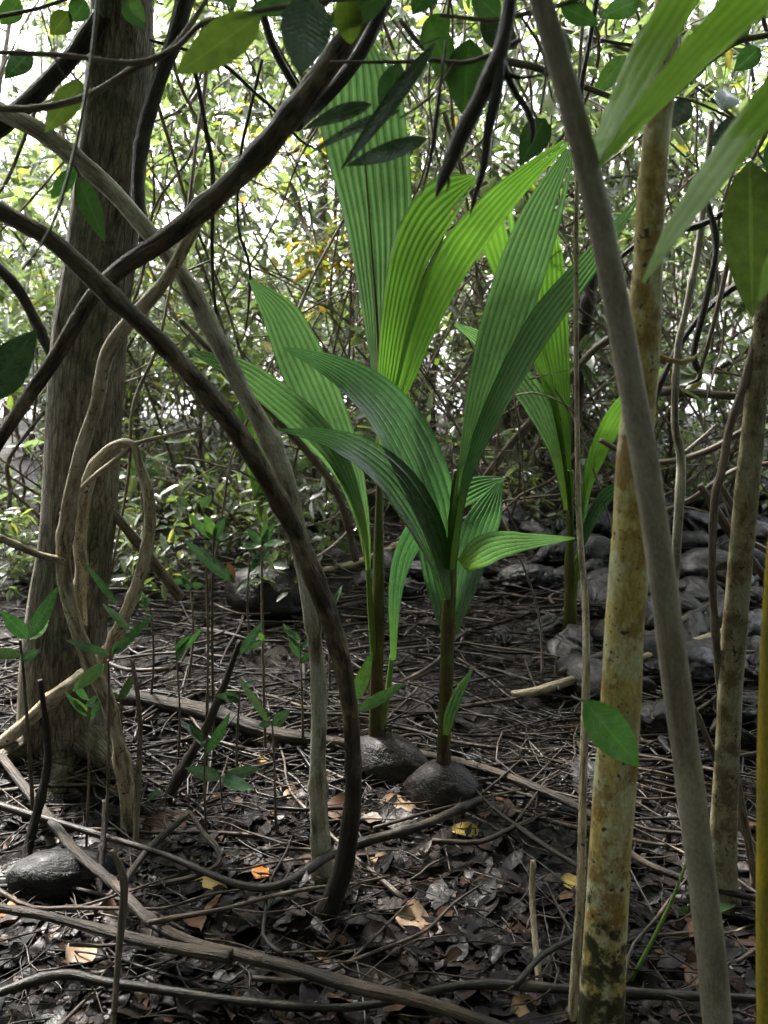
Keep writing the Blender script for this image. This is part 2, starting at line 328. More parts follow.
def huskmat(name, a, b, c):
    m, t, out = nt(name); p = N(t, 'BsdfPrincipled'); tx = N(t, 'TexCoord').outputs['Object']; tc = attr(t, 'tc').outputs['Vector']
    g = noise_(t, tc, 26, 5, 0.7, (1, 0.12, 1), 0.3); n = noise_(t, tx, 9, 4, 0.6)
    col = mixc(t, ramp(t, g, [(0.35, 0.0), (0.7, 1.0)]), a, b); col = mixc(t, ramp(t, n, [(0.52, 0.0), (0.72, 0.7)]), col, c)
    vv = N(t, 'HueSaturation'); t.links.new(objvar(t, 0.5, 1.5), vv.inputs['Value']); t.links.new(col, vv.inputs['Color'])
    t.links.new(vv.outputs[0], p.inputs['Base Color']); p.inputs['Specular IOR Level'].default_value = 0.25; p.inputs['Coat Weight'].default_value = 0.05; p.inputs['Coat Roughness'].default_value = 0.28
    t.links.new(ramp(t, n, [(0.35, 0.26), (0.65, 0.5)]), p.inputs['Roughness'])
    t.links.new(bump(t, math_(t, 'ADD', g, math_(t, 'MULTIPLY', noise_(t, tx, 40, 5, 0.7), 0.9)), 0.8, 0.012), p.inputs['Normal'])
    t.links.new(p.outputs[0], out.inputs[0]); return m
M['husk'] = huskmat('husk_black', (0.002, 0.0018, 0.002), (0.006, 0.0052, 0.0056), (0.020, 0.016, 0.015))
M['husk_in'] = huskmat('husk_fibre', (0.03, 0.022, 0.017), (0.08, 0.058, 0.04), (0.05, 0.04, 0.03))

M['nut'] = huskmat('husk_brown', (0.004, 0.003, 0.0026), (0.018, 0.013, 0.010), (0.04, 0.03, 0.022))
def groundmat():
    m, t, out = nt('wet_mud'); p = N(t, 'BsdfPrincipled'); tx = N(t, 'TexCoord').outputs['Object']
    a = noise_(t, tx, 3.2, 6, 0.65); b = noise_(t, tx, 38, 6, 0.75); c = noise_(t, tx, 140, 4, 0.7)
    col = ramp(t, a, [(0.3, (0.004, 0.003, 0.0028)), (0.5, (0.013, 0.009, 0.0075)), (0.7, (0.036, 0.024, 0.018))])
    col = mixc(t, 1.0, col, ramp(t, b, [(0.3, 0.5), (0.7, 1.4)]), 'MULTIPLY')
    t.links.new(col, p.inputs['Base Color'])
    t.links.new(ramp(t, b, [(0.38, 0.28), (0.62, 0.75)]), p.inputs['Roughness'])
    p.inputs['Specular IOR Level'].default_value = 0.3; h = math_(t, 'ADD', b, math_(t, 'MULTIPLY', c, 0.5)); t.links.new(bump(t, h, 0.9, 0.02), p.inputs['Normal'])
    t.links.new(p.outputs[0], out.inputs[0]); return m
M['ground'] = groundmat()

# ------------------------------------------------------------------ ground + added glare sheet
def axis(a0, a1, b0, b1, st):
    v = []; x = b0
    while x <= b1: v.append(x); x += st
    d = st; x = v[-1]
    while x < a1: d *= 1.16; x += d; v.append(x)
    d = st; x = v[0]; pre = []
    while x > a0: d *= 1.16; x -= d; pre.append(x)
    return list(reversed(pre))+v
def make_ground():
    xs = axis(-90, 90, -2.6, 3.2, 0.03); ys = axis(-30, 130, 1.5, 6.5, 0.03)
    mb = MB(); nx = len(xs)
    for y in ys:
        for x in xs: mb.add((x, y, gz(x, y)))
    for j in range(len(ys)-1):
        for i in range(nx-1):
            a = j*nx+i; mb.f.append((a, a+1, a+nx+1, a+nx))
    tag(mb.build('ground', M['ground']), kind='structure', label='dark wet mud of the forest floor', cat='ground')
    m, t, out = nt('glare_water'); p = N(t, 'BsdfPrincipled'); p.inputs['Base Color'].default_value = (0.10, 0.12, 0.11, 1); p.inputs['Roughness'].default_value = 0.12
    tx = N(t, 'TexCoord').outputs['Object']; t.links.new(bump(t, noise_(t, tx, 3, 3, 0.6, (1, 2, 1)), 0.3, 0.03), p.inputs['Normal']); t.links.new(p.outputs[0], out.inputs[0])
    w = MB(); 
    for x, y in ((-85, 9), (85, 9), (85, 125), (-85, 125)): w.add((x, y, -0.28))
    w.f.append((0, 1, 2, 3)); tag(w.build('glare_water', m, smooth=False), kind='structure', label='pale reflecting sheet added for white glare behind the trees', cat='glare_water')  # glossy sheet added so the low gaps mirror the white sky
make_ground()

# ------------------------------------------------------------------ traced woody stems
def stem3(pts):
    """[(px, py, distance, width px)] -> points and radii"""
    q = [P(a, b, c) for a, b, c, w in pts]
    return q, [w/2*S(p) for (a, b, c, w), p in zip(pts, q)]
def woody(name, pts, mat, label, cat, group=None, twigs=(), seg=12, knob=0.12, oval=0.0, branch='branch', lift=0.03):
    lie = name == 'fallen_branch'; rooted = pts[-1][1] > 600 and not lie
    SC[0] = GY(pts[-1][0], min(pts[-1][1], 1500))/pts[-1][2] if rooted else 1.0
    def s3(p):
        if not lie: return stem3(p)
        q = []; r = []
        for a, b, c, w_ in p:
            Y = GY(a, b+w_*0.5) - lift*1.6; g = P(a, b, Y, 1.0); q.append(g); r.append(w_/2*S(g))
        return q, r
    q, r = s3(pts); mb = MB(); mb.tube(q, r, seg=seg, knob=knob, oval=oval)
    if rooted: q[-1] = q[-1]
    if not twigs:
        SC[0] = 1.0
        o = mb.build(name, M[mat], origin=q[-1]); return tag(o, label, cat, group)
    e = empty(name, q[-1], label, cat, group); mb.build('trunk' if cat == 'tree' else 'stem', M[mat], e)
    for tw in twigs:
        q2, r2 = s3(tw); m2 = MB(); m2.tube(q2, r2, seg=8, knob=knob); m2.build(branch, M[mat], e)
    SC[0] = 1.0
    return e

# 1 the big left tree
def big_tree():
    SC[0] = (GY(66, 765)+0.12)/3.42
    pts = [(140, -160, 3.25, 52), (132, -60, 3.25, 56), (124, 0, 3.28, 60), (117, 128, 3.28, 66), (103, 250, 3.3, 68), (95, 310, 3.3, 72), (88, 380, 3.3, 75), (80, 512, 3.32, 74),
           (70, 590, 3.34, 76), (65, 660, 3.36, 80), (64, 720, 3.4, 84), (66, 760, 3.45, 92), (66, 790, 3.45, 98)]
    q, r = stem3(pts); e = empty('buttress_tree', G(66, 765), 'thick grey brown tree with mottled mossy bark standing behind the tangled vines', 'tree')
    mb = MB(); sd = 3.3; n = 130; seg = 40
    qq = cr([tuple(a)+(b,) for a, b in zip(q, r)], n); rings = []
    for i, a in enumerate(qq):
        t = i/(n-1); ring = []
        for k in range(seg):
            an = 2*math.pi*k/seg; ca, sa = math.cos(an), math.sin(an)
            fl = 0.09+0.2*sstep(0.86, 1.0, t)
            rr = a[3]*(1+fl*noise.noise(V((ca*1.6, sa*1.6, t*2.5)))+0.05*noise.noise(V((ca*5, sa*5, t*7)))+0.025*noise.noise(V((ca*14, sa*14, t*16)))+0.05*math.cos(3*an+1+t*1.5))
            ring.append(mb.add((a[0]+ca*rr, a[1]+sa*rr, a[2]), (ca*a[3], sa*a[3], a[2])))
        rings.append(ring)
    for i in range(n-1):
        for k in range(seg): mb.f.append((rings[i][k], rings[i+1][k], rings[i+1][(k+1) % seg], rings[i][(k+1) % seg]))
    mb.build('trunk', M['bigtrunk'], e)
    for pth in ([(40, 735, 3.35, 30), (14, 752, 3.25, 22), (-20, 770, 3.1, 16), (-50, 785, 3.0, 10)], [(90, 740, 3.3, 34), (120, 770, 3.15, 22), (135, 800, 3.0, 12)], [(60, 760, 3.3, 40), (58, 785, 3.1, 26), (40, 812, 2.95, 12)]):
        a, b = stem3(pth); m2 = MB(); m2.tube(a, b, seg=12, knob=0.15); m2.build('root', M['bigtrunk'], e)
    # crown above the frame
    c = P(140, -160, 3.25)
    for k, (dx, dy, dz) in enumerate(((-1.2, 0.6, 1.4), (0.8, 1.0, 1.6), (0.2, -0.9, 1.5), (-0.6, -0.5, 2.0), (1.5, 0.0, 1.1))):
        b = MB(); tip = c+V((dx, dy, dz)); b.tube([c+V((0, 0, -0.1)), c+V((dx*.45, dy*.45, dz*.6)), tip], [0.07, 0.045, 0.015], seg=8, knob=0.1); b.build('branch', M['bigtrunk'], e)
    SC[0] = 1.0
big_tree()

tw = woody
tw('woody_vine', [(385, -40, 1.85, 24.1), (365, 8, 1.9, 23.2), (338, 52, 1.9, 23.2), (302, 100, 1.92, 24.1), (262, 150, 1.95, 23.2), (222, 192, 1.98, 21.5), (172, 234, 2.0, 19.8), (122, 268, 2.02, 18.1), (90, 300, 2.05, 15.5), (60, 350, 2.05, 14.6), (28, 398, 2.06, 13.8), (0, 440, 2.06, 13.8), (-40, 500, 2.06, 12.9)],
   'vine', 'thick dark vine running from the top centre down to the lower left across the tree', 'vine')
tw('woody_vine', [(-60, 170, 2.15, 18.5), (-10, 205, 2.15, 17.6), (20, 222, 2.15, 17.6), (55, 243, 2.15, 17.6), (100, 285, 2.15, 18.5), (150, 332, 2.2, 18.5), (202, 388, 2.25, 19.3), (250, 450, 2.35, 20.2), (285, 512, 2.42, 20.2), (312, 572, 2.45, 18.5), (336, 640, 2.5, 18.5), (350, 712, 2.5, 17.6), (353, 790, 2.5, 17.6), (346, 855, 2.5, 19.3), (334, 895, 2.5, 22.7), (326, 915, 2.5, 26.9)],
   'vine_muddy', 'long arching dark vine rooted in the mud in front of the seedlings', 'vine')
tw('woody_vine', [(-40, 85, 2.6, 17), (0, 110, 2.6, 17), (38, 130, 2.6, 18), (75, 158, 2.6, 18), (112, 190, 2.6, 18), (140, 222, 2.6, 18), (165, 252, 2.6, 17), (192, 292, 2.6, 18), (217, 340, 2.62, 18), (245, 395, 2.65, 18), (272, 445, 2.66, 18), (290, 495, 2.68, 18), (303, 560, 2.7, 17), (314, 630, 2.7, 16), (319, 700, 2.72, 16), (318, 790, 2.72, 17), (321, 850, 2.72, 20), (323, 880, 2.72, 24)],
   'lichen', 'pale ridged vine passing behind the dark ones and rooted beside them in the mud', 'vine')
tw('woody_vine', [(195, -30, 2.75, 17), (185, 0, 2.75, 17), (172, 45, 2.75, 16), (160, 78, 2.75, 15), (146, 125, 2.75, 14), (138, 170, 2.72, 13), (139, 205, 2.7, 13), (147, 238, 2.66, 16)],
   'vine_black', 'black stem hanging down the right edge of the big trunk', 'vine')
tw('woody_vine', [(205, 205, 2.45, 13), (185, 245, 2.45, 14), (166, 280, 2.45, 13), (126, 326, 2.45, 14), (106, 358, 2.45, 14), (96, 406, 2.48, 13), (83, 446, 2.5, 14), (75, 478, 2.5, 14), (69, 512, 2.52, 15), (64, 545, 2.55, 15), (65, 580, 2.6, 15), (76, 627, 2.65, 15), (90, 662, 2.7, 15), (107, 700, 2.75, 15), (118, 740, 2.85, 14), (128, 800, 2.9, 18), (130, 830, 2.9, 20)],
   'vine_pale', 'pale barked stem climbing in front of the big trunk beside the wooden loop', 'vine', twigs=[[(0, 538, 2.3, 8), (18, 546, 2.4, 8), (42, 556, 2.5, 8), (64, 561, 2.55, 9)]])
tw('looped_vine', [(82, 625, 2.6, 12), (79, 600, 2.6, 13), (82, 570, 2.58, 13), (80, 540, 2.55, 14), (84, 502, 2.52, 14), (92, 472, 2.5, 13), (105, 454, 2.5, 12), (122, 443, 2.5, 9), (134, 446, 2.5, 8), (139, 462, 2.5, 9), (147, 488, 2.5, 11), (150, 520, 2.5, 12), (146, 552, 2.5, 12), (136, 588, 2.5, 12), (125, 615, 2.52, 13), (112, 645, 2.6, 14), (88, 672, 2.7, 14), (55, 696, 2.8, 14), (20, 728, 2.9, 13), (-20, 760, 3.0, 12)],
   'vine_pale', 'pale tan vine bent into an oval loop in front of the big trunk', 'vine', twigs=[[(130, 448, 2.5, 5), (105, 468, 2.45, 5), (84, 485, 2.4, 4), (60, 515, 2.35, 4)], [(132, 444, 2.5, 4), (165, 436, 2.5, 4), (200, 428, 2.5, 3)]])
tw('slender_vine', [(-10, 52, 1.6, 5), (60, 55, 1.6, 5), (132, 63, 1.6, 6), (175, 48, 1.6, 6), (205, 22, 1.6, 6), (245, 18, 1.6, 6), (300, 2, 1.6, 5), (340, -20, 1.6, 5)], 'twig', 'thin brown twig crossing the top of the big trunk', 'twig')
tw('slender_vine', [(-10, 108, 1.7, 6), (40, 108, 1.7, 7), (90, 95, 1.7, 7), (135, 68, 1.7, 7), (170, 50, 1.7, 6), (200, 10, 1.7, 5), (215, -20, 1.7, 5)], 'twig', 'brown twig curving up to the right across the top left corner', 'twig')
tw('slender_vine', [(98, -20, 1.5, 3), (95, 30, 1.5, 3.5), (85, 100, 1.5, 3.5), (70, 170, 1.5, 3.5), (50, 230, 1.5, 3), (22, 270, 1.5, 3)], 'petiole', 'thin green cord hanging straight down in front of the big trunk', 'vine')
tw('woody_vine', [(100, 15, 2.9, 18), (80, 45, 2.9, 18), (55, 75, 2.9, 18), (25, 105, 2.9, 19), (-20, 140, 2.9, 20)], 'vine_black', 'blackish branch sloping down to the left from behind the trunk top', 'vine')
tw('slender_vine', [(192, 60, 2.6, 4.8), (200, 95, 2.6, 4.8), (206, 130, 2.6, 4.8), (213, 175, 2.6, 4.8), (212, 255, 2.6, 3.6), (216, 310, 2.6, 3.0), (226, 360, 2.65, 3.0)], 'vine_black', 'dark twig hanging straight down behind the crossing vine', 'vine')
tw('woody_vine', [(395, -20, 2.2, 12), (380, 15, 2.2, 13), (365, 45, 2.2, 14), (345, 75, 2.2, 14), (318, 105, 2.2, 13), (295, 125, 2.15, 12)], 'vine_black', 'second dark limb lying just behind the thick vine at the top', 'vine')
tw('slender_vine', [(262, 10, 2.2, 8), (272, 45, 2.2, 8), (288, 75, 2.2, 8), (300, 95, 2.2, 6)], 'vine_black', 'short black twig meeting the thick vine near the top', 'twig')
# right side stems
def spotted(name, pts, mat, label, extra=()):
    SC[0] = GY(pts[-1][0], pts[-1][1])/pts[-1][2]
    q, r = stem3(pts); e = empty(name, q[-1], label, 'tree'); mb = MB(); mb.tube(q, r, seg=22, knob=0.07); mb.build('trunk', M[mat], e)
    for x in extra: a, b = stem3(x); m2 = MB(); m2.tube(a, b, seg=8, knob=0.12); m2.build('branch', M[mat], e)
    SC[0] = 1.0
    return e
spotted('spotted_tree', [(672, -120, 1.95, 21.8), (668, -20, 1.95, 24.6), (664, 60, 1.95, 26.4), (657, 130, 1.95, 27.3), (651, 200, 1.95, 28.2), (647, 280, 1.95, 30.9), (641, 370, 1.95, 33.7), (634, 470, 1.97, 34.6), (630, 560, 1.98, 37.3), (624, 640, 1.99, 38.2), (618, 740, 2.0, 39.1), (611, 840, 2.0, 41.9), (605, 940, 2.0, 41.9), (601, 1024, 2.0, 45.5), (599, 1070, 2.0, 54.6)],
        'yellow', 'slender tree with yellow ochre bark and black spots rising full height right of centre', [[(650, 355, 1.97, 10), (672, 361, 1.97, 5), (690, 361, 1.97, 4), (700, 352, 1.97, 3)]])
spotted('spotted_tree', [(790, 100, 2.4, 18), (776, 220, 2.42, 19), (765, 320, 2.44, 21), (756, 400, 2.46, 22), (747, 490, 2.48, 23), (740, 570, 2.5, 24), (733, 650, 2.52, 24), (728, 740, 2.54, 24), (724, 820, 2.56, 26), (722, 885, 2.58, 32), (722, 905, 2.58, 38)],
        'yellow2', 'thinner tan spotted tree near the right edge standing among the husks')
tw('smooth_stem', [(525, -60, 1.25, 24), (541, 0, 1.28, 24), (564, 80, 1.32, 25), (588, 170, 1.36, 26), (608, 260, 1.4, 26), (625, 350, 1.44, 26), (643, 450, 1.48, 27), (660, 560, 1.54, 27), (676, 680, 1.6, 28), (692, 800, 1.64, 28), (706, 910, 1.68, 29), (718, 1024, 1.72, 30), (726, 1110, 1.75, 32)],
   'smooth', 'smooth taupe stem slanting across the right side in front of the spotted tree', 'stem', knob=0.05, seg=16)
tw('golden_stem', [(800, 300, 1.2, 9), (786, 440, 1.2, 11), (773, 560, 1.2, 13), (767, 680, 1.2, 15), (765, 820, 1.2, 16), (765, 940, 1.2, 17), (766, 1040, 1.2, 18), (768, 1250, 1.2, 20)], 'gold', 'bright golden yellow stem standing upright at the right edge', 'stem', knob=0.03)
tw('slender_vine', [(588, -30, 2.7, 4), (580, 60, 2.7, 4), (577, 180, 2.7, 4.5), (576, 300, 2.65, 5), (577, 420, 2.6, 5), (579, 520, 2.5, 6), (585, 600, 2.4, 7), (586, 680, 2.3, 8), (583, 780, 2.2, 8), (581, 880, 2.1, 9), (576, 960, 2.05, 9), (571, 1030, 2.0, 10)], 'vine_pale', 'thin tan cane standing left of the spotted tree', 'stem', knob=0.08)
tw('slender_vine', [(712, 120, 2.9, 6), (704, 200, 2.9, 6), (697, 256, 2.9, 7), (686, 310, 2.9, 7), (678, 350, 2.9, 7), (675, 420, 2.9, 8), (681, 460, 2.9, 9), (679, 510, 2.9, 9), (675, 570, 3.0, 9), (674, 600, 3.1, 8), (673, 660, 3.15, 8), (672, 700, 3.2, 8)], 'lichen', 'thin pale lichened stem just right of the slanting stem', 'stem', twigs=[[(681, 456, 2.9, 5), (700, 440, 2.9, 4), (716, 425, 2.9, 3)]])
tw('slender_vine', [(768, 230, 2.3, 6), (760, 316, 2.3, 8), (745, 380, 2.3, 8), (730, 426, 2.3, 8), (722, 470, 2.3, 8), (715, 500, 2.3, 8), (712, 568, 2.3, 7), (715, 627, 2.35, 8), (721, 685, 2.4, 8), (730, 740, 2.45, 8), (742, 810, 2.45, 8), (752, 860, 2.5, 9), (758, 890, 2.5, 12)], 'twig', 'thin dark stem bending in front of the tan spotted tree', 'stem', knob=0.15)
tw('slender_vine', [(700, 485, 2.2, 6), (722, 520, 2.2, 9), (740, 545, 2.2, 9), (775, 590, 2.2, 8)], 'twig', 'dark twig forking across the tan spotted tree', 'twig', twigs=[[(718, 480, 2.2, 5), (735, 510, 2.2, 6), (748, 540, 2.2, 6), (790, 560, 2.2, 5)]])
tw('slender_vine', [(690, 700, 2.0, 5), (708, 740, 2.0, 6), (722, 775, 2.05, 8), (735, 812, 2.1, 8), (760, 860, 2.2, 9)], 'twig', 'brown twig leaning against the foot of the tan spotted tree', 'twig')
# hanging black branch, top centre
tw('hanging_branch', [(516, -50, 1.5, 12), (510, 0, 1.5, 13), (503, 40, 1.5, 14), (494, 68, 1.5, 17), (478, 105, 1.5, 16), (462, 135, 1.5, 17), (449, 165, 1.5, 14), (441, 183, 1.5, 10), (436, 197, 1.5, 2)], 'vine_black', 'black broken branch hanging down over the bright palm leaf', 'branch', knob=0.25,
   twigs=[[(500, 55, 1.5, 12), (497, 90, 1.48, 10), (488, 130, 1.48, 9), (484, 165, 1.48, 8), (474, 200, 1.48, 5), (470, 216, 1.48, 1)], [(502, 62, 1.5, 9), (512, 88, 1.5, 8), (526, 108, 1.5, 8), (533, 128, 1.5, 7), (531, 144, 1.5, 2)], [(446, 40, 1.55, 2), (440, 90, 1.55, 4), (432, 150, 1.55, 5), (421, 196, 1.55, 1)], [(447, 168, 1.5, 5), (449, 182, 1.49, 3), (446, 194, 1.49, .8)], [(500, 70, 1.5, 6), (520, 78, 1.5, 4), (545, 74, 1.5, 2)]], branch='twig')
tw('slender_vine', [(600, -20, 2.3, 5), (590, 40, 2.3, 5), (581, 90, 2.3, 6), (582, 130, 2.35, 6), (580, 180, 2.4, 5)], 'vine_black', 'thin dark stem hanging behind the slanting stem at the top', 'vine')
# leaning poles in the middle distance
for pts, lab in (([(655, 320, 4.2, 6), (600, 345, 4.2, 7), (560, 390, 4.3, 8), (510, 445, 4.4, 8), (470, 500, 4.5, 9), (440, 540, 4.6, 9)], 'dark leaning pole crossing behind the tall middle palm leaf'),
                 ([(598, 250, 4.6, 12), (590, 290, 4.6, 14), (585, 330, 4.6, 13), (578, 400, 4.7, 11), (574, 470, 4.8, 11)], 'black crooked stem behind the thin cane'),
                 ([(180, 320, 4.0, 5), (240, 380, 4.0, 7), (310, 455, 4.1, 8), (340, 500, 4.2, 8), (356, 560, 4.3, 8)], 'dark stem slanting down behind the two crossing vines'),
                 ([(110, 510, 3.0, 9), (140, 545, 3.1, 10), (180, 597, 3.3, 10)], 'short dark stick leaning on the ground right of the big trunk'),
                 ([(768, 400, 4.5, 6), (720, 395, 4.5, 8), (670, 392, 4.5, 9), (655, 392, 4.4, 8)], 'dark horizontal branch behind the spotted trees')):
    tw('leaning_stem', pts, 'twig' if 'black' not in lab else 'vine_black', lab, 'stem', knob=0.15)
for pts, lab in (([(790, 150, 3.0, 5), (740, 200, 3.0, 6), (700, 225, 3.0, 6), (650, 236, 3.0, 5), (612, 262, 3.0, 4), (596, 250, 3.0, 2)], 'dark twig sweeping left behind the top of the spotted tree'),
                 ([(790, 262, 3.3, 6), (730, 290, 3.3, 7), (690, 330, 3.3, 6), (660, 385, 3.3, 6), (648, 440, 3.3, 4), (652, 480, 3.3, 2)], 'arched dark twig dropping behind the spotted trees'),
                 ([(700, 180, 2.8, 5), (716, 240, 2.8, 6), (706, 300, 2.8, 7), (694, 352, 2.8, 6), (700, 376, 2.8, 5), (688, 384, 2.8, 2)], 'dark hooked twig beside the pale lichened stem'),
                 ([(740, 200, 2.7, 5), (728, 262, 2.7, 5), (712, 330, 2.75, 5), (698, 380, 2.8, 3)], 'straight thin twig leaning against the hooked twig'),
                 ([(600, 440, 3.6, 5), (650, 462, 3.6, 6), (705, 452, 3.6, 6), (760, 420, 3.6, 5), (800, 410, 3.6, 4)], 'low curved branch spanning between the two spotted trees'),
                 ([(640, 520, 3.5, 5), (690, 500, 3.5, 6), (735, 470, 3.5, 5), (790, 462, 3.5, 4)], 'lower bent branch just above the husk heap'),
                 ([(150, 40, 2.9, 3.0), (215, 60, 2.9, 3.6), (252, 90, 2.9, 3.6), (282, 118, 2.9, 3.0), (300, 140, 2.9, 2.4), (322, 152, 2.9, 1.2)], 'dark kinked twig left of the tall palm leaf'),
                 ([(262, 60, 3.0, 3.3), (250, 110, 3.0, 3.3), (240, 160, 3.0, 3.3), (238, 225, 3.0, 2.8), (250, 270, 3.0, 2.8), (246, 330, 3.0, 1.7)], 'dark twig hanging between the big trunk and the tall palm leaf'),
                 ([(-20, 250, 3.8, 12), (12, 282, 3.8, 12), (34, 318, 3.8, 11), (60, 372, 3.8, 9), (90, 420, 3.8, 8)], 'dark stem behind the left side of the big trunk'),
                 ([(400, 20, 2.4, 5), (430, 52, 2.4, 6), (480, 58, 2.4, 7), (530, 66, 2.4, 7), (560, 78, 2.4, 6), (620, 100, 2.4, 5)], 'grey branch running level behind the broken black branch')):
    tw('slender_vine', pts, 'vine_black' if 'dark' in lab else 'twig', lab, 'twig', knob=0.2)
# logs and long branches on the forest floor
tw('fallen_branch', [(40, 690, 3.15, 12), (100, 694, 3.1, 15), (160, 703, 3.05, 17), (220, 716, 3.0, 17), (270, 733, 2.95, 15), (330, 742, 2.95, 12), (400, 752, 2.9, 11), (470, 765, 2.85, 9), (540, 790, 2.75, 8), (590, 815, 2.6, 8), (640, 860, 2.4, 7), (720, 890, 2.3, 7), (790, 905, 2.3, 5)], 'log', 'long brown branch stretched across the floor in front of the seedlings', 'branch', knob=0.12, lift=0.05)
tw('fallen_branch', [(-60, 700, 2.3, 8.2), (-10, 745, 2.3, 8.8), (35, 800, 2.2, 9.5), (75, 850, 2.15, 10.2), (115, 885, 2.1, 10.2), (150, 920, 2.05, 10.9), (190, 942, 2.03, 11.6), (240, 955, 2.0, 12.2), (300, 970, 1.98, 13.6), (360, 988, 1.95, 13.6), (430, 1004, 1.92, 12.9), (520, 1035, 1.88, 12.2)], 'log', 'long bent branch crossing the bottom left foreground', 'branch', lift=0.07,
   twigs=[[(-20, 905, 2.1, 9), (40, 915, 2.08, 9), (100, 930, 2.06, 11), (160, 945, 2.04, 12), (232, 957, 2.02, 14)], [(122, 888, 2.1, 8), (138, 862, 2.12, 7), (160, 838, 2.16, 7), (190, 812, 2.2, 4)], [(190, 812, 2.2, 4), (205, 835, 2.2, 5), (218, 850, 2.2, 6), (216, 866, 2.2, 5), (190, 878, 2.18, 6), (165, 884, 2.16, 7)]])
tw('fallen_branch', [(-20, 1000, 1.9, 9), (60, 975, 1.95, 10), (125, 985, 1.95, 9), (330, 1008, 1.9, 8), (470, 985, 1.98, 9), (600, 992, 1.98, 10), (780, 1000, 1.98, 8)], 'stick', 'thin dark branch lying along the very bottom edge', 'branch')
tw('fallen_branch', [(-20, 800, 2.7, 9), (150, 850, 2.5, 6), (262, 888, 2.42, 8), (340, 850, 2.5, 10), (420, 826, 2.66, 9), (480, 800, 2.8, 8)], 'stick', 'dark stick bowed behind the foot of the arching vine', 'branch', lift=0.08)
tw('fallen_branch', [(768, 615, 3.2, 7), (700, 640, 3.3, 8), (620, 665, 3.5, 8), (540, 690, 3.6, 9), (512, 694, 3.7, 6)], 'vine_pale', 'pale straight stick propped over the husks behind the spotted tree', 'stick', lift=0.09)
tw('fallen_branch', [(790, 560, 3.4, 8), (700, 612, 3.45, 9), (640, 640, 3.5, 8), (560, 672, 3.6, 7)], 'log', 'second long stick rising to the right over the husk pile', 'stick', lift=0.12)
tw('fallen_branch', [(300, 575, 4.2, 6), (360, 562, 4.4, 8), (430, 530, 4.7, 7), (470, 505, 4.9, 5)], 'vine_pale', 'pale bent stick on the ground behind the first seedling', 'stick')
tw('fallen_branch', [(275, 560, 3.9, 6), (225, 640, 3.6, 0.1), ], 'stick', 'short stick lying beside the grey husk', 'stick') if False else None
# upright thin twigs, lower left
for pts, lab, mat in (([(112, 1040, 1.95, 6.0), (118, 960, 2.05, 6.8), (124, 885, 2.1, 8.2), (112, 850, 2.12, 4.5)], 'forked brown twig standing on the bent foreground branch', 'twig'),
                 ([(104, 800, 2.6, 4.2), (103, 840, 2.5, 6.0), (98, 900, 2.35, 6.6), (96, 940, 2.2, 6.0)], 'dark peg of wood upright in the mud at lower left', 'vine_black'),
                 ([(240, 640, 2.9, 4), (222, 690, 2.85, 8), (205, 730, 2.8, 9), (185, 765, 2.78, 10), (168, 800, 2.75, 12), (166, 818, 2.7, 14)], 'curved black twig rising from the mud between the vines', 'vine_black'),
                 ([(-10, 760, 2.2, 9), (20, 745, 2.2, 9), (60, 690, 2.2, 8), (85, 630, 2.2, 7), (108, 575, 2.2, 5), (103, 560, 2.2, 4)], 'grey twig leaning up across the foot of the big trunk', 'twig'),
                 ([(533, 860, 2.35, 5), (532, 900, 2.3, 6), (536, 950, 2.2, 6), (542, 1004, 2.08, 7)], 'short reddish twig upright at bottom centre', 'vine_pale'),
                 ([(688, 858, 2.15, 2.5), (672, 900, 2.12, 4), (650, 945, 2.1, 4), (628, 985, 2.08, 5)], 'green shoot leaning right of the spotted tree foot', 'petiole_g'),
                 ([(40, 680, 2.7, 5), (48, 760, 2.7, 8), (30, 840, 2.6, 9), (22, 880, 2.5, 10)], 'dark upright twig in front of the big tree foot', 'vine_black'),
                 ([(132, 660, 2.6, 4), (140, 720, 2.6, 5), (137, 800, 2.6, 6), (135, 860, 2.5, 8)], 'thin straight twig standing right of the big tree foot', 'twig')):
    tw('standing_twig', pts if pts[0][1] < pts[-1][1] else pts[::-1], mat, lab, 'twig', knob=0.15, seg=8)

# ------------------------------------------------------------------ broad leaves drawn base -> tip in the photograph
def leafpx(mb, b, tip, wpx, Y, Y2=None, roll=0.0, rows=9, bend=0.12, fold=0.22, rn=None, shape=0.8, wave=0.03):
    a = P(b[0], b[1], Y); c = P(tip[0], tip[1], Y2 or Y); d = c-a
    view = (V((0, 0, CAMH))-(a+c)/2).normalized()
    up = Matrix.Rotation(roll, 3, d.normalized()) @ view
    mb.leaf(a, d, up, d.length*1.02, wpx*S((a+c)/2), rows=rows, bend=bend, fold=fold, rn=rn, shape=shape, wave=wave)
def leafy(name, label, cat, stem, twigs, leaves, mat='twig', group=None, lm='leaf'):
    """a leafy branch: stem, side twigs, leaves (each a part)"""
    q, r = stem3(stem); e = empty(name, q[0], label, cat, group); mb = MB(); mb.tube(q, r, seg=8, knob=0.12); mb.build('stem', M[mat], e)
    for t_ in twigs: a, b = stem3(t_); m2 = MB(); m2.tube(a, b, seg=6, knob=0.12); m2.build('twig', M[mat], e)
    for lf in leaves:
        m3 = MB(); kw = dict(lf[5]) if len(lf) > 5 else {}; mm = kw.pop('m', lm)
        leafpx(m3, lf[0], lf[1], lf[2], lf[3], lf[4], **kw); m3.build('leaf', M[mm], e)
    return e
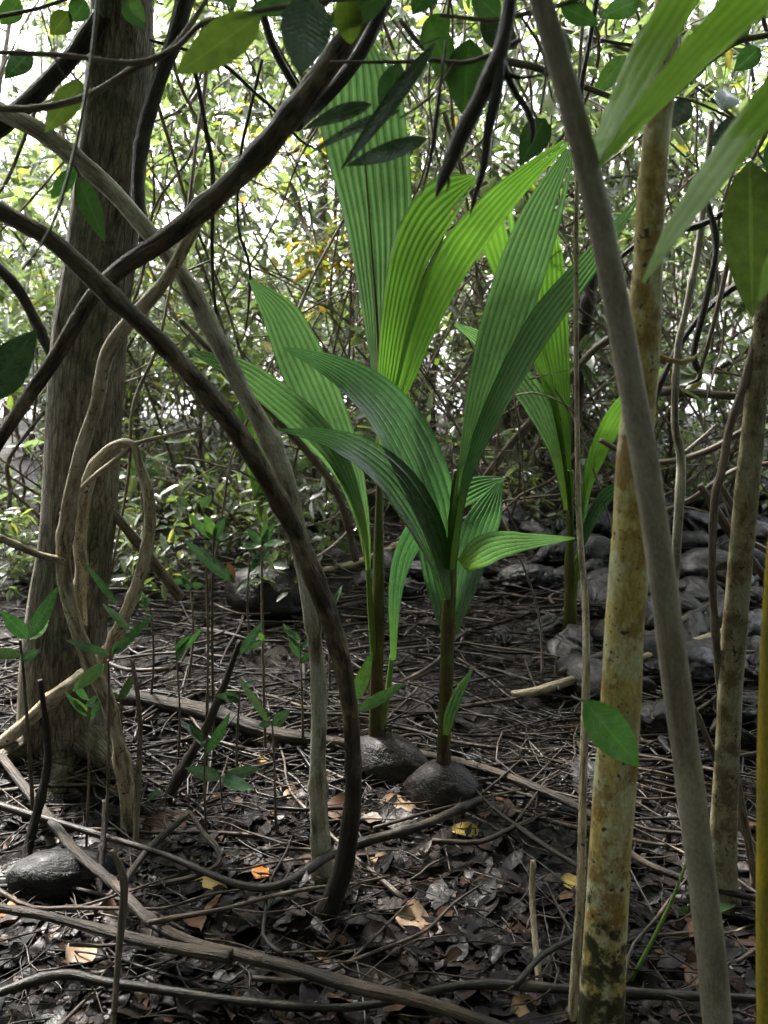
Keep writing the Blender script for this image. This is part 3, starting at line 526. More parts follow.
leafy('leafy_branch', 'leafy branch along the top left with one big light green leaf', 'branch',
      [(480, -25, 1.45, 7), (400, -8, 1.45, 7), (330, 0, 1.45, 6), (262, 10, 1.45, 5), (225, 18, 1.45, 3)], [[(330, 0, 1.45, 4), (318, 10, 1.45, 3), (305, 15, 1.45, 2)]],
      [((262, 14), (176, 74), 40, 1.45, 1.42, dict(m='leaf_olive', bend=0.05, fold=0.1)), ((310, -5), (300, 72), 52, 1.42, 1.40, dict(m='leaf_dark', fold=0.12)),
       ((250, 8), (310, 4), 20, 1.45, 1.5, dict(m='leaf')), ((392, -10), (318, 30), 30, 1.5, 1.6, dict(m='leaf')), ((345, -10), (352, 52), 28, 1.5, 1.6, dict(m='leaf_olive')), ((210, -30), (236, 8), 26, 1.4, 1.4), ((440, -30), (412, 15), 30, 1.5, 1.5)])
leafy('leafy_branch', 'branch with dark wet drooping leaves in front of the tall palm leaf', 'branch',
      [(520, 40, 1.7, 5), (470, 62, 1.7, 5), (430, 60, 1.7, 5), (400, 62, 1.7, 4), (330, 62, 1.7, 3)], [[(455, 60, 1.7, 3), (432, 95, 1.68, 3), (400, 118, 1.66, 2)], [(430, 60, 1.7, 3), (415, 48, 1.7, 2), (440, 38, 1.7, 2)]],
      [((436, 42), (342, 168), 17, 1.6, 1.55, dict(m='leaf_dark', fold=0.6)), ((402, 110), (308, 146), 13, 1.66, 1.62, dict(m='leaf_dark', fold=0.5, roll=0.6)), ((428, 138), (346, 166), 18, 1.62, 1.6, dict(m='leaf_dark', wave=0.08)),
       ((372, 104), (304, 124), 18, 1.75, 1.7, dict(m='leaf_dark', roll=0.5)), ((400, 62), (380, 118), 28, 1.8, 1.8, dict(m='leaf', roll=0.5)), ((470, 38), (463, 118), 42, 1.85, 1.9, dict(m='leaf')), ((430, 20), (452, 88), 30, 1.85, 1.9, dict(m='leaf'))])
leafy('leafy_branch', 'green leafy twig hanging behind the black broken branch', 'branch',
      [(600, -10, 1.9, 5), (560, 5, 1.9, 5), (520, 15, 1.9, 5), (490, 20, 1.9, 4), (440, 15, 1.9, 4)], [[(520, 15, 1.9, 3), (545, 60, 1.9, 3), (540, 115, 1.9, 2)]],
      [((545, 118), (522, 162), 30, 1.85, 1.8, dict(m='leaf')), ((560, 5), (600, 25), 20, 1.9, 1.9), ((500, 18), (470, -10), 26, 1.9, 1.9), ((480, 18), (520, 50), 30, 1.95, 2.0, dict(m='leaf_dark')), ((450, 16), (418, 45), 26, 1.95, 2.0), ((555, 90), (572, 60), 22, 2.0, 2.1), ((560, 30), (560, 80), 24, 2.1, 2.1, dict(m='leaf_dark'))])
leafy('leafy_branch', 'small twig with drooping leaves in the top left corner', 'branch',
      [(-20, 20, 2.0, 4), (40, 8, 2.0, 4), (90, -10, 2.0, 4)], [[(40, 8, 2.0, 2), (60, 70, 2.0, 2), (80, 82, 2.0, 2)]],
      [((70, 12), (50, 35), 22, 2.0, 2.0, dict(m='leaf_olive')), ((86, 0), (70, 22), 22, 2.0, 2.0), ((82, 82), (48, 128), 26, 2.0, 1.9, dict(m='leaf_olive')), ((125, 0), (142, 28), 20, 2.0, 2.0), ((30, 52), (8, 75), 22, 2.2, 2.1), ((20, 0), (0, 25), 22, 2.2, 2.2), ((130, -5), (145, 22), 12, 1.9, 1.9)], )
leafy('leafy_branch', 'narrow green leaf hanging on a twig in front of the big trunk', 'branch',
      [(60, 150, 2.0, 3), (76, 168, 2.0, 3), (80, 178, 2.0, 2)], [], [((78, 176), (104, 240), 22, 2.0, 1.95, dict(m='leaf', bend=0.05)), ((76, 168), (50, 200), 16, 2.0, 2.0)])
leafy('leafy_branch', 'large glossy green leaf poking in from the left edge', 'branch',
      [(-70, 280, 1.8, 5), (-40, 300, 1.8, 4), (-12, 322, 1.8, 3)], [], [((-18, 400), (34, 333), 42, 1.8, 1.75, dict(m='leaf_dark', bend=0.1, fold=0.12)), ((-40, 300), (-10, 260), 30, 1.8, 1.8)])
leafy('leafy_branch', 'branch with a big olive oval leaf at the right edge', 'branch',
      [(800, 60, 1.9, 8), (780, 100, 1.9, 7), (765, 135, 1.9, 5), (752, 160, 1.9, 3)], [[(765, 135, 1.9, 3), (735, 120, 1.95, 3), (690, 100, 2.0, 3), (655, 96, 2.0, 2)]],
      [((750, 160), (752, 316), 54, 1.9, 1.85, dict(m='leaf_olive', bend=0.05, fold=0.1, shape=0.75)), ((775, 130), (800, 200), 40, 1.9, 1.9), ((690, 100), (668, 128), 24, 2.0, 2.0, dict(m='leaf_dark')), ((720, 110), (735, 85), 26, 2.0, 2.1), ((745, 120), (710, 145), 24, 2.0, 2.0, dict(m='leaf_dark'))])
leafy('leafy_branch', 'leafy spray above and behind the spotted tree top', 'branch',
      [(800, 30, 2.6, 6), (740, 40, 2.6, 6), (690, 50, 2.6, 5), (630, 45, 2.6, 4), (600, 40, 2.6, 3)], [[(740, 40, 2.6, 3), (700, 70, 2.6, 3), (670, 85, 2.6, 2)], [(690, 50, 2.6, 3), (640, 75, 2.6, 2), (610, 100, 2.6, 2)]],
      [((700-20*k+6*(k % 3), 55+12*(k % 4)), (690-24*k+8*(k % 2), 82+14*(k % 3)), 20, 2.6, 2.6, dict(m='leaf_dark' if k % 3 == 0 else 'leaf')) for k in range(5)]+[((640, 0), (605, 15), 22, 2.6, 2.5), ((760, 48), (735, 70), 22, 2.6, 2.6), ((720, 45), (755, 20), 22, 2.6, 2.6)])
leafy('leafy_branch', 'single wet green leaf lying in front of the spotted trunk', 'leaf',
      [(572, 696, 1.60, 2), (578, 699, 1.58, 2), (587, 703, 1.57, 2)], [], [((584, 700), (640, 768), 40, 1.57, 1.50, dict(m='leaf_bright', bend=0.1, fold=0.12, shape=0.85))])

# ------------------------------------------------------------------ little saplings
def sapling(label, stem, leaves, mat='twig', group=None, lm='leaf_young'):
    bx, by = stem[-1][0], stem[-1][1]
    SC[0] = GY(bx, by)/stem[-1][2]
    o = leafy('sapling', label, 'sapling', stem[::-1], [], leaves, mat=mat, group=group, lm=lm); SC[0] = 1.0; return o
def lv(x, y, specs, Y):
    out = []
    for dx, dy, w in specs: out.append(((x, y), (x+dx*.85, y+dy*.85), w*.8, Y, Y-0.03*R.random(), dict(roll=R.uniform(-.5, .5), fold=0.2)))
    return out
sapling('sapling with bright upright leaves above the grey husk', [(214, 530, 2.75, 2), (212, 600, 2.75, 2.5), (213, 700, 2.8, 3), (215, 770, 2.85, 3)], lv(214, 540, [(-10, -30, 15), (12, -25, 12), (-32, -32, 11), (20, -8, 10)], 2.75)+[((236, 583), (184, 540), 13, 2.7, 2.66), ((188, 505), (176, 498), 8, 2.7, 2.7), ((200, 506), (212, 496), 9, 2.7, 2.7)])
sapling('sapling with paired leaves over the grey husk', [(262, 540, 3.1, 2), (262, 600, 3.1, 2.5), (264, 700, 3.15, 3), (266, 760, 3.2, 3)], lv(262, 545, [(-18, -20, 10), (14, -24, 10), (26, -6, 9), (-28, 2, 9), (6, -30, 9)], 3.1)+lv(264, 640, [(-6, -8, 8), (-22, 14, 7)], 3.1)+[((240, 655), (262, 622), 10, 3.0, 3.0)])
sapling('leafy sapling at the left edge beside the big tree foot', [(20, 640, 2.2, 3), (24, 680, 2.25, 3), (30, 760, 2.4, 4), (34, 830, 2.5, 4)], [((28, 638), (2, 612), 16, 2.2, 2.15), ((30, 638), (56, 590), 15, 2.2, 2.15), ((22, 655), (-12, 652), 12, 2.2, 2.2), ((30, 640), (50, 612), 14, 2.2, 2.3), ((20, 660), (40, 650), 10, 2.2, 2.2)])
sapling('sapling with drooping leaves in front of the looped vine', [(108, 660, 2.3, 2.5), (109, 700, 2.35, 3), (108, 780, 2.45, 3), (104, 860, 2.45, 4)], [((110, 655), (66, 640), 9, 2.3, 2.25), ((104, 664), (74, 690), 14, 2.3, 2.2), ((112, 655), (152, 616), 9, 2.3, 2.25), ((112, 652), (130, 640), 11, 2.3, 2.3), ((118, 606), (84, 562), 7, 2.3, 2.25), ((130, 630), (102, 603), 8, 2.3, 2.3)])
sapling('sapling with two narrow leaves beside the foot of the arching vine', [(352, 700, 2.55, 2), (350, 740, 2.6, 3), (346, 800, 2.6, 3), (342, 850, 2.6, 3)], [((354, 702), (371, 655), 14, 2.55, 2.5), ((356, 712), (404, 684), 12, 2.55, 2.5)])
sapling('tiny sapling with one pale leaf between the vines', [(272, 720, 2.7, 2), (274, 760, 2.72, 2), (276, 830, 2.75, 3)], [((272, 725), (290, 710), 12, 2.7, 2.7), ((270, 724), (238, 676), 8, 2.7, 2.7), ((272, 722), (258, 726), 8, 2.7, 2.7)])
sapling('low sprout with three pale leaves on the mud left of centre', [(220, 778, 2.85, 2), (222, 800, 2.85, 2), (224, 815, 2.85, 2)], [((222, 778), (186, 768), 14, 2.85, 2.8), ((222, 778), (250, 788), 14, 2.85, 2.75), ((224, 776), (262, 768), 12, 2.85, 2.9), ((160, 790), (148, 800), 8, 2.85, 2.8)])
sapling('thin bare sapling with a red brown tip left of the grey husk', [(206, 560, 2.9, 2), (208, 640, 2.9, 2.5), (207, 720, 2.9, 3), (206, 790, 2.9, 4)], [((228, 562), (234, 585), 9, 2.9, 2.9, dict(m='f_brown'))])
sapling('small dark leaved sapling behind the tan spotted tree foot', [(688, 905, 2.35, 2), (690, 915, 2.35, 2)], [((690, 910), (736, 905), 12, 2.35, 2.3), ((690, 910), (676, 912), 8, 2.35, 2.3)])
sapling('sapling with glossy leaves far left behind the big trunk', [(140, 470, 4.5, 2), (145, 540, 4.5, 3), (150, 600, 4.6, 3)], lv(140, 470, [(-14, -18, 11), (18, -14, 10), (24, 6, 10), (-20, 6, 10), (3, -24, 10)], 4.5))

for k, (x, y, Yb) in enumerate(((150, 600, 720), (300, 640, 760), (176, 650, 780), (240, 690, 800), (60, 600, 700), (120, 690, 810), (330, 600, 700), (190, 580, 690), (250, 555, 660), (88, 700, 850), (205, 742, 850))):
    Y_ = GY(x, Yb); L_ = [((x+R.uniform(-2, 2), y+6*j), (x+R.choice((-1, 1))*R.uniform(10, 26)*(3/Y_), y+R.uniform(-22, 12)*(3/Y_)), R.uniform(6, 10)*(3/Y_), Y_, Y_-.02, dict(roll=R.uniform(-.8, .8))) for j in range(R.choice((3, 4, 5)))]
    near = ('right beside the wooden loop', 'beside the pale lichened vine', 'right of the looped vine behind the twig', 'near the curved black twig', 'against the big trunk', 'at the foot of the loop', 'left of the arching vine', 'in front of the grey husk', 'behind the grey husk', 'low in front of the big tree', 'between the curved twig and the vine foot')[k]
    sapling('thin sapling with small wet leaves '+near, [(x, y, Y_, 1.6), (x+R.uniform(-4, 4), (y+Yb)/2, Y_, 2.4), (x+R.uniform(-6, 6), Yb, Y_, 3)], L_)

# ------------------------------------------------------------------ coconut husks
def husk_mesh(seed, kind='whole'):
    rr = random.Random(seed); mb = MB(); nu, nv = 48, 30
    off = V((rr.random()*50, rr.random()*50, 0))
    folds = [(V((rr.gauss(0, 1), rr.gauss(0, .5), rr.gauss(0, 1))).normalized(), rr.uniform(-.3, .5), rr.uniform(.10, .26), rr.uniform(.05, .12)) for _ in range(rr.choice((2, 3, 4)) if kind != 'nut' else 0)]
    def rad(dv, th, ph):
        r = 1+(0.05 if kind == 'nut' else 0.10)*math.cos(3*ph+0.4)*math.sin(th)+(0.07 if kind == 'nut' else 0.16)*noise.noise(dv*1.2+off)+0.05*noise.noise(dv*3.5+off)
        for n_, c, a, w in folds:                       # creases and collapsed lobes of the soaked husk
            x = dv.dot(n_)-c+0.15*noise.noise(dv*2+off)
            r -= a*math.exp(-(x/w)**2); r -= a*0.8*sstep(0, .35, x)
        if kind == 'half': r += 0.05*noise.noise(dv*7+off)
        if kind == 'nut': r -= 0.16*math.exp(-((math.sin((ph-1.2)/2))/0.09)**2)*math.sin(th); r += 0.015*noise.noise(dv*9+off)
        return max(r, .35)
    half = kind == 'half'
    a1 = math.pi*1.05 if half else 2*math.pi
    grid = []; inner = []
    for i in range(nv+1):
        th = math.pi*(0.02+0.96*i/nv); row = []; rin = []
        for k in range(nu+(1 if half else 0)):
            ph = a1*k/nu
            dv = V((math.sin(th)*math.cos(ph), math.cos(th), math.sin(th)*math.sin(ph)))
            r = rad(dv, th, ph); el = 1.28+0.12*abs(math.cos(th))
            p = V((dv.x*r, dv.y*r*el, dv.z*r*0.92))*0.115
            row.append(mb.add(p, (dv.x*.12, dv.y*.15, dv.z*.12), 0.5))
            if half:
                q = p*(0.80+0.05*noise.noise(dv*6+off)); rin.append(mb.add(q, (dv.x*.12, dv.y*.15, dv.z*.12), 0.5))
        grid.append(row); inner.append(rin)
    m = len(grid[0])
    for i in range(nv):
        for k in range(m if not half else m-1):
            k2 = (k+1) % m
            mb.f.append((grid[i][k], grid[i+1][k], grid[i+1][k2], grid[i][k2]))
            if half: mb.f.append((inner[i][k], inner[i][k2], inner[i+1][k2], inner[i+1][k]))
    if half:
        for i in range(nv):
            mb.f.append((grid[i][0], inner[i][0], inner[i+1][0], grid[i+1][0])); mb.f.append((grid[i][m-1], grid[i+1][m-1], inner[i+1][m-1], inner[i][m-1]))
        for k in range(m-1):
            mb.f.append((grid[0][k], grid[0][k+1], inner[0][k+1], inner[0][k])); mb.f.append((grid[nv][k], inner[nv][k], inner[nv][k+1], grid[nv][k+1]))
    else: mb.f.append(tuple(reversed(grid[0]))); mb.f.append(tuple(grid[nv]))
    return mb.mesh('coconut_husk', M['husk'])
def calyx_mesh():
    mb = MB()
    for k in range(6):
        a = k*math.pi/3; d = V((math.cos(a), -0.25, math.sin(a))); mb.leaf(V((0, 0.152, 0)), d, V((0, 1, 0)), 0.045, 0.045, rows=4, bend=-0.15, fold=0.1, rn=0.3)
    mb.tube([V((0, .145, 0)), V((0, .165, 0))], [.012, .009], seg=8, n=4); return mb.mesh('calyx', M['husk_in'])
NUT = [husk_mesh(50+k, 'nut') for k in range(3)]; WH = [husk_mesh(k) for k in range(7)]+NUT; HF = [husk_mesh(20+k, 'half') for k in range(5)]; CALYX = calyx_mesh()
def husk(x, y, wpx=None, size=None, kind=None, rot=None, lift=0.35, label=None, group=None, parent=None, name='coconut_husk', pt=None, cal=None):
    p = pt or G(x, y)
    kind = kind or ('half' if R.random() < 0.4 else 'whole')
    me = NUT[len(bpy.data.objects) % 3] if kind == 'nut' else R.choice(HF if kind == 'half' else WH)
    o = bpy.data.objects.new(name, me); COL.objects.link(o)
    s = size or (wpx*S(p)/0.29)
    o.scale = (s, s*R.uniform(.92, 1.08), s*R.uniform(.82, 1.0))
    o.rotation_euler = rot or (R.uniform(-.5, .5), R.uniform(-.5, .5)+(0 if kind == 'whole' or R.random() < 0.75 else math.pi), R.uniform(0, 6.28))
    if parent is not None: o.location = V(p)-V(parent['org'])+V((0, 0, 0.115*s*lift)); o.parent = parent
    else: o.location = V(p)+V((0, 0, 0.115*s*lift)); tag(o, label, 'husk' if 'husk' in name else 'coconut', group)
    if cal or (cal is None and kind == 'whole' and R.random() < 0.45 and parent is None):
        c = bpy.data.objects.new('calyx', CALYX); COL.objects.link(c); c.parent = o
    return o
# single husks one can point at
husk(66, 880, 98, lift=0.15, kind='nut', rot=(0.25, 0.0, 2.0), label='big smooth dark husk lying at the lower left behind the bent branch')
husk(266, 612, 78, lift=0.5, kind='nut', rot=(0.1, 0.2, 1.2), label='shiny grey husk alone right of the big tree under the saplings')
husk(320, 522, 36, kind='whole', label='small black husk far back behind the slanting vines')
husk(532, 592, 66, kind='half', rot=(0.0, 0.0, 1.5), label='wide dark half shell husk left of the third seedling')
husk(546, 634, 40, kind='whole', label='pale greyish husk touching the third seedling foot')
husk(408, 596, 34, kind='whole', label='small domed husk between the first and second seedling')
husk(590, 786, 52, kind='whole', label='low dark husk half hidden left of the spotted trunk')
husk(500, 640, 30, kind='half', label='broken bit of husk in the open mud behind the second seedling')
gl = 'black wet coconut husks heaped behind the spotted trees'
hs = [(480, 592, 28), (556, 566, 44), (594, 566, 40), (574, 660, 54), (604, 612, 36), (692, 542, 54), (726, 560, 40), (706, 592, 62), (686, 622, 44), (716, 634, 52), (697, 684, 50), (660, 728, 54), (704, 722, 74), (660, 752, 48),
      (750, 755, 44), (601, 585, 40), (590, 606, 44), (590, 694, 62), (654, 684, 44), (754, 724, 34), (752, 660, 36), (671, 585, 30), (640, 560, 40), (648, 600, 44), (660, 640, 44), (740, 600, 46), (420, 566, 34), (450, 575, 30), (390, 572, 30), (610, 640, 44), (640, 700, 50), (690, 765, 50), (730, 790, 54), (768, 690, 50), (765, 620, 46), (768, 570, 40), (745, 530, 38), (560, 700, 30)]
for i in range(46):
    y = R.uniform(508, 570); x = R.uniform(545 if y > 520 else 590, 800); hs.append((x, y, R.uniform(30, 42)))
for i in range(22): hs.append((R.uniform(630, 790), R.uniform(570, 720), R.uniform(38, 56)))
for i in range(30): hs.append((R.uniform(370, 620), R.uniform(515, 590), R.uniform(22, 40)))
tones = {}
for x, y, w in hs:
    lab = ('black wet husk in the heap at right behind the spotted trees' if x > 600 and y > 570 else 'black husk in the far rows behind the heap' if x > 560 and y <= 570 else 'black husk scattered around the third seedling' if x > 500 else 'small black husk on the floor behind the second seedling')
    husk(x, y, w*1.22, label=lab, group=gl, lift=R.uniform(0.1, 0.6) if R.random() < .85 else R.uniform(.6, 1.0))

# ------------------------------------------------------------------ coconut seedlings
def pl(mb, L, Rr, Y, dY=0.0, tilt=0.0, **kw):
    """edges in pixels; Y distance at the base, dY towards the tip, tilt = right edge nearer (+)"""
    n = len(L); cv = lambda e, sgn: [P(a, b, Y+dY*(i/(n-1))**1.3+sgn*tilt*math.sin(math.pi*min(1, i/(n-1)+.15))) for i, (a, b) in enumerate(e)]
    mb.sheet(cv(L, .5), cv(Rr, -.5), **kw)
def ctr(pts, w, flat=0.0):
    """centre line + widths -> two edges"""
    L, Rr = [], []
    for i, (x, y) in enumerate(pts):
        x0, y0 = pts[max(i-1, 0)]; x1, y1 = pts[min(i+1, len(pts)-1)]
        tx, ty = x1-x0, y1-y0; l = math.hypot(tx, ty) or 1; nx, ny = -ty/l, tx/l
        L.append((x-nx*w[i]/2*-1, y-ny*w[i]/2*-1)); Rr.append((x+nx*w[i]/2*-1, y+ny*w[i]/2*-1))
    return L, Rr
def palm_leaf(e, lobes, mat, rib=None, petiole=None, pm='petiole_g'):
    mb = MB()
    for lb in lobes: pl(mb, *lb[:3], **lb[3])
    o = mb.build('leaf', M[mat], e, smooth=False)
    if rib:
        q, r = stem3(rib); m2 = MB(); m2.tube(q, r, seg=6, knob=0.03); m2.build('midrib', M['rib'], o, origin=e['org'])
    if petiole:
        q, r = stem3(petiole); m2 = MB(); m2.tube(q, r, seg=8, knob=0.05); m2.build('leaf_stalk', M[pm], o, origin=e['org'])
    return o
def seedling(base, label, stem, nut=None):
    e = empty('coconut_seedling', base, label, 'seedling'); q, r = stem3(stem); mb = MB(); mb.tube(q, r, seg=12, knob=0.08); mb.build('stem', M['petiole'], e)
    return e

# first seedling (back left)
SC[0] = (GY(386, 790)+0.12)/3.42
b1 = P(377, 735, 3.42); s1 = seedling(b1, 'tallest coconut seedling with broad upright pleated leaves rising from its nut', [(380, 470, 3.42, 6), (379, 530, 3.42, 10), (378, 600, 3.42, 13), (377, 660, 3.42, 14), (377, 700, 3.42, 15), (377, 745, 3.44, 18)])
nut_ = husk(0, 0, size=1.1, kind='nut', rot=(0.1, 0.3, 1.0), lift=0.0, parent=s1, name='coconut', pt=P(392, 764, 3.4))
nut_.scale = (1.12, .95, 1.0); nut_.data = nut_.data.copy(); nut_.data.materials[0] = M['nut']
for k in range(5):
    m9 = MB(); a_ = k*1.26+.4; b_ = P(379, 742+6, 3.42)+V((math.cos(a_)*.016, math.sin(a_)*.016, 0)); m9.leaf(b_, V((math.cos(a_)*.28, math.sin(a_)*.28, 1)), V((-math.cos(a_), -math.sin(a_), 0)), R.uniform(.06, .13), .035, bend=-.25, fold=.3, wave=.08, rn=.3); m9.build('sheath', M['f_dark'], s1)
palm_leaf(s1, [([(377, 500), (376, 440), (373, 385), (360, 300), (344, 220), (328, 160), (318, 110), (322, 60), (350, 28)], [(380, 500), (381, 440), (384, 390), (397, 320), (408, 260), (412, 200), (407, 130), (396, 70), (362, 22)], 3.45, dict(dY=0.35, tilt=0.08, pleats=11, amp=0.4, n=60, rn=.2)),],
          'palm_mid', rib=[(379, 500, 3.44, 3), (379, 420, 3.44, 3), (378, 340, 3.5, 3), (371, 240, 3.56, 2), (362, 120, 3.68, 1.5)])
palm_leaf(s1, [([(379, 480), (378, 430), (377, 395), (379, 340), (384, 290), (394, 238), (414, 198), (438, 177), (474, 174)], [(382, 480), (384, 430), (390, 402), (396, 380), (404, 340), (415, 300), (428, 262), (446, 232), (476, 182)], 3.38, dict(dY=-0.25, tilt=0.0, pleats=7, amp=0.24, n=50, rn=.5)),
               ([(382, 480), (384, 430), (390, 402), (396, 380), (404, 340), (415, 300), (438, 248), (490, 190), (560, 141)], [(384, 480), (390, 430), (400, 405), (412, 385), (432, 340), (462, 282), (500, 226), (535, 182), (572, 142)], 3.38, dict(dY=-0.30, tilt=0.0, pleats=6, amp=0.24, n=50, rn=.8))],
          'palm_bright', rib=[(383, 460, 3.37, 3), (392, 400, 3.35, 3), (406, 335, 3.30, 2.6), (422, 280, 3.25, 2.4), (444, 236, 3.2, 2)])
lob = ctr([(368, 570), (366, 540), (358, 500), (345, 460), (325, 415), (303, 365), (280, 315), (250, 280)], [4, 8, 18, 32, 44, 48, 36, 3])
lob2 = ctr([(368, 570), (364, 535), (352, 490), (335, 455), (310, 425), (275, 395), (235, 368), (188, 351)], [4, 8, 16, 26, 32, 30, 22, 3])
palm_leaf(s1, [(lob[0], lob[1], 3.36, dict(dY=-0.15, tilt=0.12, pleats=8, amp=0.6, n=50, rn=.3)), (lob2[0], lob2[1], 3.34, dict(dY=-0.45, tilt=-0.12, pleats=6, amp=0.7, n=50, rn=.4))], 'palm_mid', petiole=[(368, 568, 3.36, 5), (370, 600, 3.38, 6), (374, 660, 3.41, 7)])
lo3 = ctr([(392, 660), (391, 625), (393, 590), (402, 555), (420, 525), (445, 502), (475, 488), (505, 478)], [4, 6, 12, 20, 26, 28, 24, 3])
palm_leaf(s1, [(lo3[0], lo3[1], 3.5, dict(dY=0.15, tilt=0.25, pleats=6, amp=0.7, n=44, rn=.6, bulge=-.1))], 'palm_dark', petiole=[(392, 655, 3.5, 5), (388, 690, 3.47, 6), (382, 725, 3.44, 8)])
# second seedling (front)
SC[0] = (GY(441, 816)+0.12)/3.1
b2 = P(443, 760, 3.1); s2 = seedling(b2, 'front coconut seedling with arching dark glossy leaves growing from a split nut', [(457, 470, 3.1, 7), (452, 530, 3.1, 12), (449, 590, 3.1, 14), (447, 650, 3.1, 14), (445, 710, 3.1, 13), (443, 765, 3.12, 14)])
nut_ = husk(0, 0, size=1.0, kind='nut', rot=(0.2, 0.1, 1.6), lift=0.0, parent=s2, name='coconut', pt=P(443, 794, 3.1), cal=False)
nut_.scale = (1.12, .86, 1.08); nut_.data = nut_.data.copy(); nut_.data.materials[0] = M['nut']
for k in range(5):
    m9 = MB(); a_ = k*1.26+.4; b_ = P(443, 768+6, 3.1)+V((math.cos(a_)*.016, math.sin(a_)*.016, 0)); m9.leaf(b_, V((math.cos(a_)*.28, math.sin(a_)*.28, 1)), V((-math.cos(a_), -math.sin(a_), 0)), R.uniform(.06, .13), .035, bend=-.25, fold=.3, wave=.08, rn=.3); m9.build('sheath', M['f_dark'], s2)
l = ctr([(450, 570), (455, 520), (463, 470), (478, 410), (497, 345), (518, 280), (542, 215), (570, 150)], [8, 9, 12, 28, 44, 48, 40, 10])
l2 = ctr([(452, 570), (458, 520), (466, 480), (485, 430), (515, 370), (548, 315), (590, 262), (640, 196)], [8, 8, 10, 18, 26, 30, 22, 3])
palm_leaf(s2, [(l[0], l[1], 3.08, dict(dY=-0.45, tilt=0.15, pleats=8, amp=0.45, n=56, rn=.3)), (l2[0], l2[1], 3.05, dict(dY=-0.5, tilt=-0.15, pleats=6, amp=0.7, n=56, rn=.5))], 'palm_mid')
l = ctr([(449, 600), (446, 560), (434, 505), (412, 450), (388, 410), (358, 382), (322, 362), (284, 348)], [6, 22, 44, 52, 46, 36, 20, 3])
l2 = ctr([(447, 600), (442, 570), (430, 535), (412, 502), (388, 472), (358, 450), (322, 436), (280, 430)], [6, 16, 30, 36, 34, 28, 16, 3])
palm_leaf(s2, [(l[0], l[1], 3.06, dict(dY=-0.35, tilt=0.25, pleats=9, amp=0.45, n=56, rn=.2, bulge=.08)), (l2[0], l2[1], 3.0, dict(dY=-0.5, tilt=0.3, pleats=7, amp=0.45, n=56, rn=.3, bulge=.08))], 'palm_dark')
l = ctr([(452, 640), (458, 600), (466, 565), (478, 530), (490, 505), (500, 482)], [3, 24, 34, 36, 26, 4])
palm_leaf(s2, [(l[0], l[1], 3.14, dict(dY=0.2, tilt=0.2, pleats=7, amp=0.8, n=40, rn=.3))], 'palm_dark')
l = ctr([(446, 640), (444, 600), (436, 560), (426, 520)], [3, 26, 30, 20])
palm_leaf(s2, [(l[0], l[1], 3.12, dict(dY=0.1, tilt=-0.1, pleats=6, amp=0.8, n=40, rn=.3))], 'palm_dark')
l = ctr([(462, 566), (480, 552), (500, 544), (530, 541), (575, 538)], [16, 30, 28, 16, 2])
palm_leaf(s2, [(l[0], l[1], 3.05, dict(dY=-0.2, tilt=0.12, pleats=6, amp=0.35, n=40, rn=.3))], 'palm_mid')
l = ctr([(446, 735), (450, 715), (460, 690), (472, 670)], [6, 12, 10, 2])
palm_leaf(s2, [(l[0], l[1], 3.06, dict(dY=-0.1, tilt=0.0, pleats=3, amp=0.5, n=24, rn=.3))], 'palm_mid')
# third seedling (back right)
SC[0] = 1.0
Y3 = GY(570, 640); b3 = G(570, 640); s3 = seedling(b3, 'farthest coconut seedling standing among the husks left of the spotted tree', [(570, 470, Y3, 6), (570, 530, Y3, 8), (570, 580, Y3, 11), (570, 640, Y3, 13)])
palm_leaf(s3, [([(568, 520), (560, 460), (545, 395), (525, 345), (505, 300), (488, 262), (478, 236)], [(570, 520), (566, 460), (556, 400), (545, 350), (535, 300), (520, 255), (512, 205)], Y3, dict(dY=-0.3, tilt=0.1, pleats=6, amp=0.4, n=50, rn=.4)),
               ([(570, 520), (566, 460), (556, 400), (545, 350), (537, 300), (538, 250), (548, 222)], [(573, 520), (571, 460), (570, 400), (569, 350), (567, 300), (564, 262), (554, 220)], Y3, dict(dY=-0.1, tilt=0.1, pleats=6, amp=0.4, n=50, rn=.6))], 'palm_bright',
          rib=[(570, 520, Y3-.01, 3), (564, 450, Y3-.04, 3), (556, 400, Y3-.1, 2), (545, 350, Y3-.15, 2)])
l = ctr([(566, 510), (556, 455), (536, 405), (510, 370), (484, 342), (455, 324)], [4, 12, 26, 26, 18, 3])
palm_leaf(s3, [(l[0], l[1], Y3-.05, dict(dY=-0.4, tilt=0.2, pleats=6, amp=0.7, n=44, rn=.3))], 'palm_mid')
l = ctr([(580, 545), (586, 490), (598, 450), (616, 415), (642, 385), (668, 368)], [3, 8, 18, 20, 14, 3])
palm_leaf(s3, [(l[0], l[1], Y3-.05, dict(dY=-0.3, tilt=0.2, pleats=5, amp=0.5, n=44, rn=.3))], 'palm_bright', petiole=[(580, 545, Y3-.05, 4), (576, 580, Y3-.02, 5), (572, 610, Y3, 7)])
l = ctr([(576, 560), (590, 520), (610, 492), (640, 480)], [4, 12, 14, 3])
palm_leaf(s3, [(l[0], l[1], Y3-.05, dict(dY=-0.2, tilt=0.1, pleats=4, amp=0.6, n=30, rn=.3))], 'palm_dark')
# background seedling glimpsed behind the crossing vines
Yb = 5.0; e4 = empty('coconut_seedling', G(262, 575), 'pale green seedling leaf glimpsed behind the crossing vines', 'seedling')
l = ctr([(262, 520), (262, 470), (258, 430), (254, 405), (262, 385)], [6, 30, 40, 36, 10])
palm_leaf(e4, [(l[0], l[1], Yb, dict(dY=-0.1, tilt=0.1, pleats=6, amp=0.4, n=30, rn=.4))], 'palm_bright', petiole=[(262, 520, Yb, 6), (262, 560, Yb, 7), (262, 580, Yb, 8)])

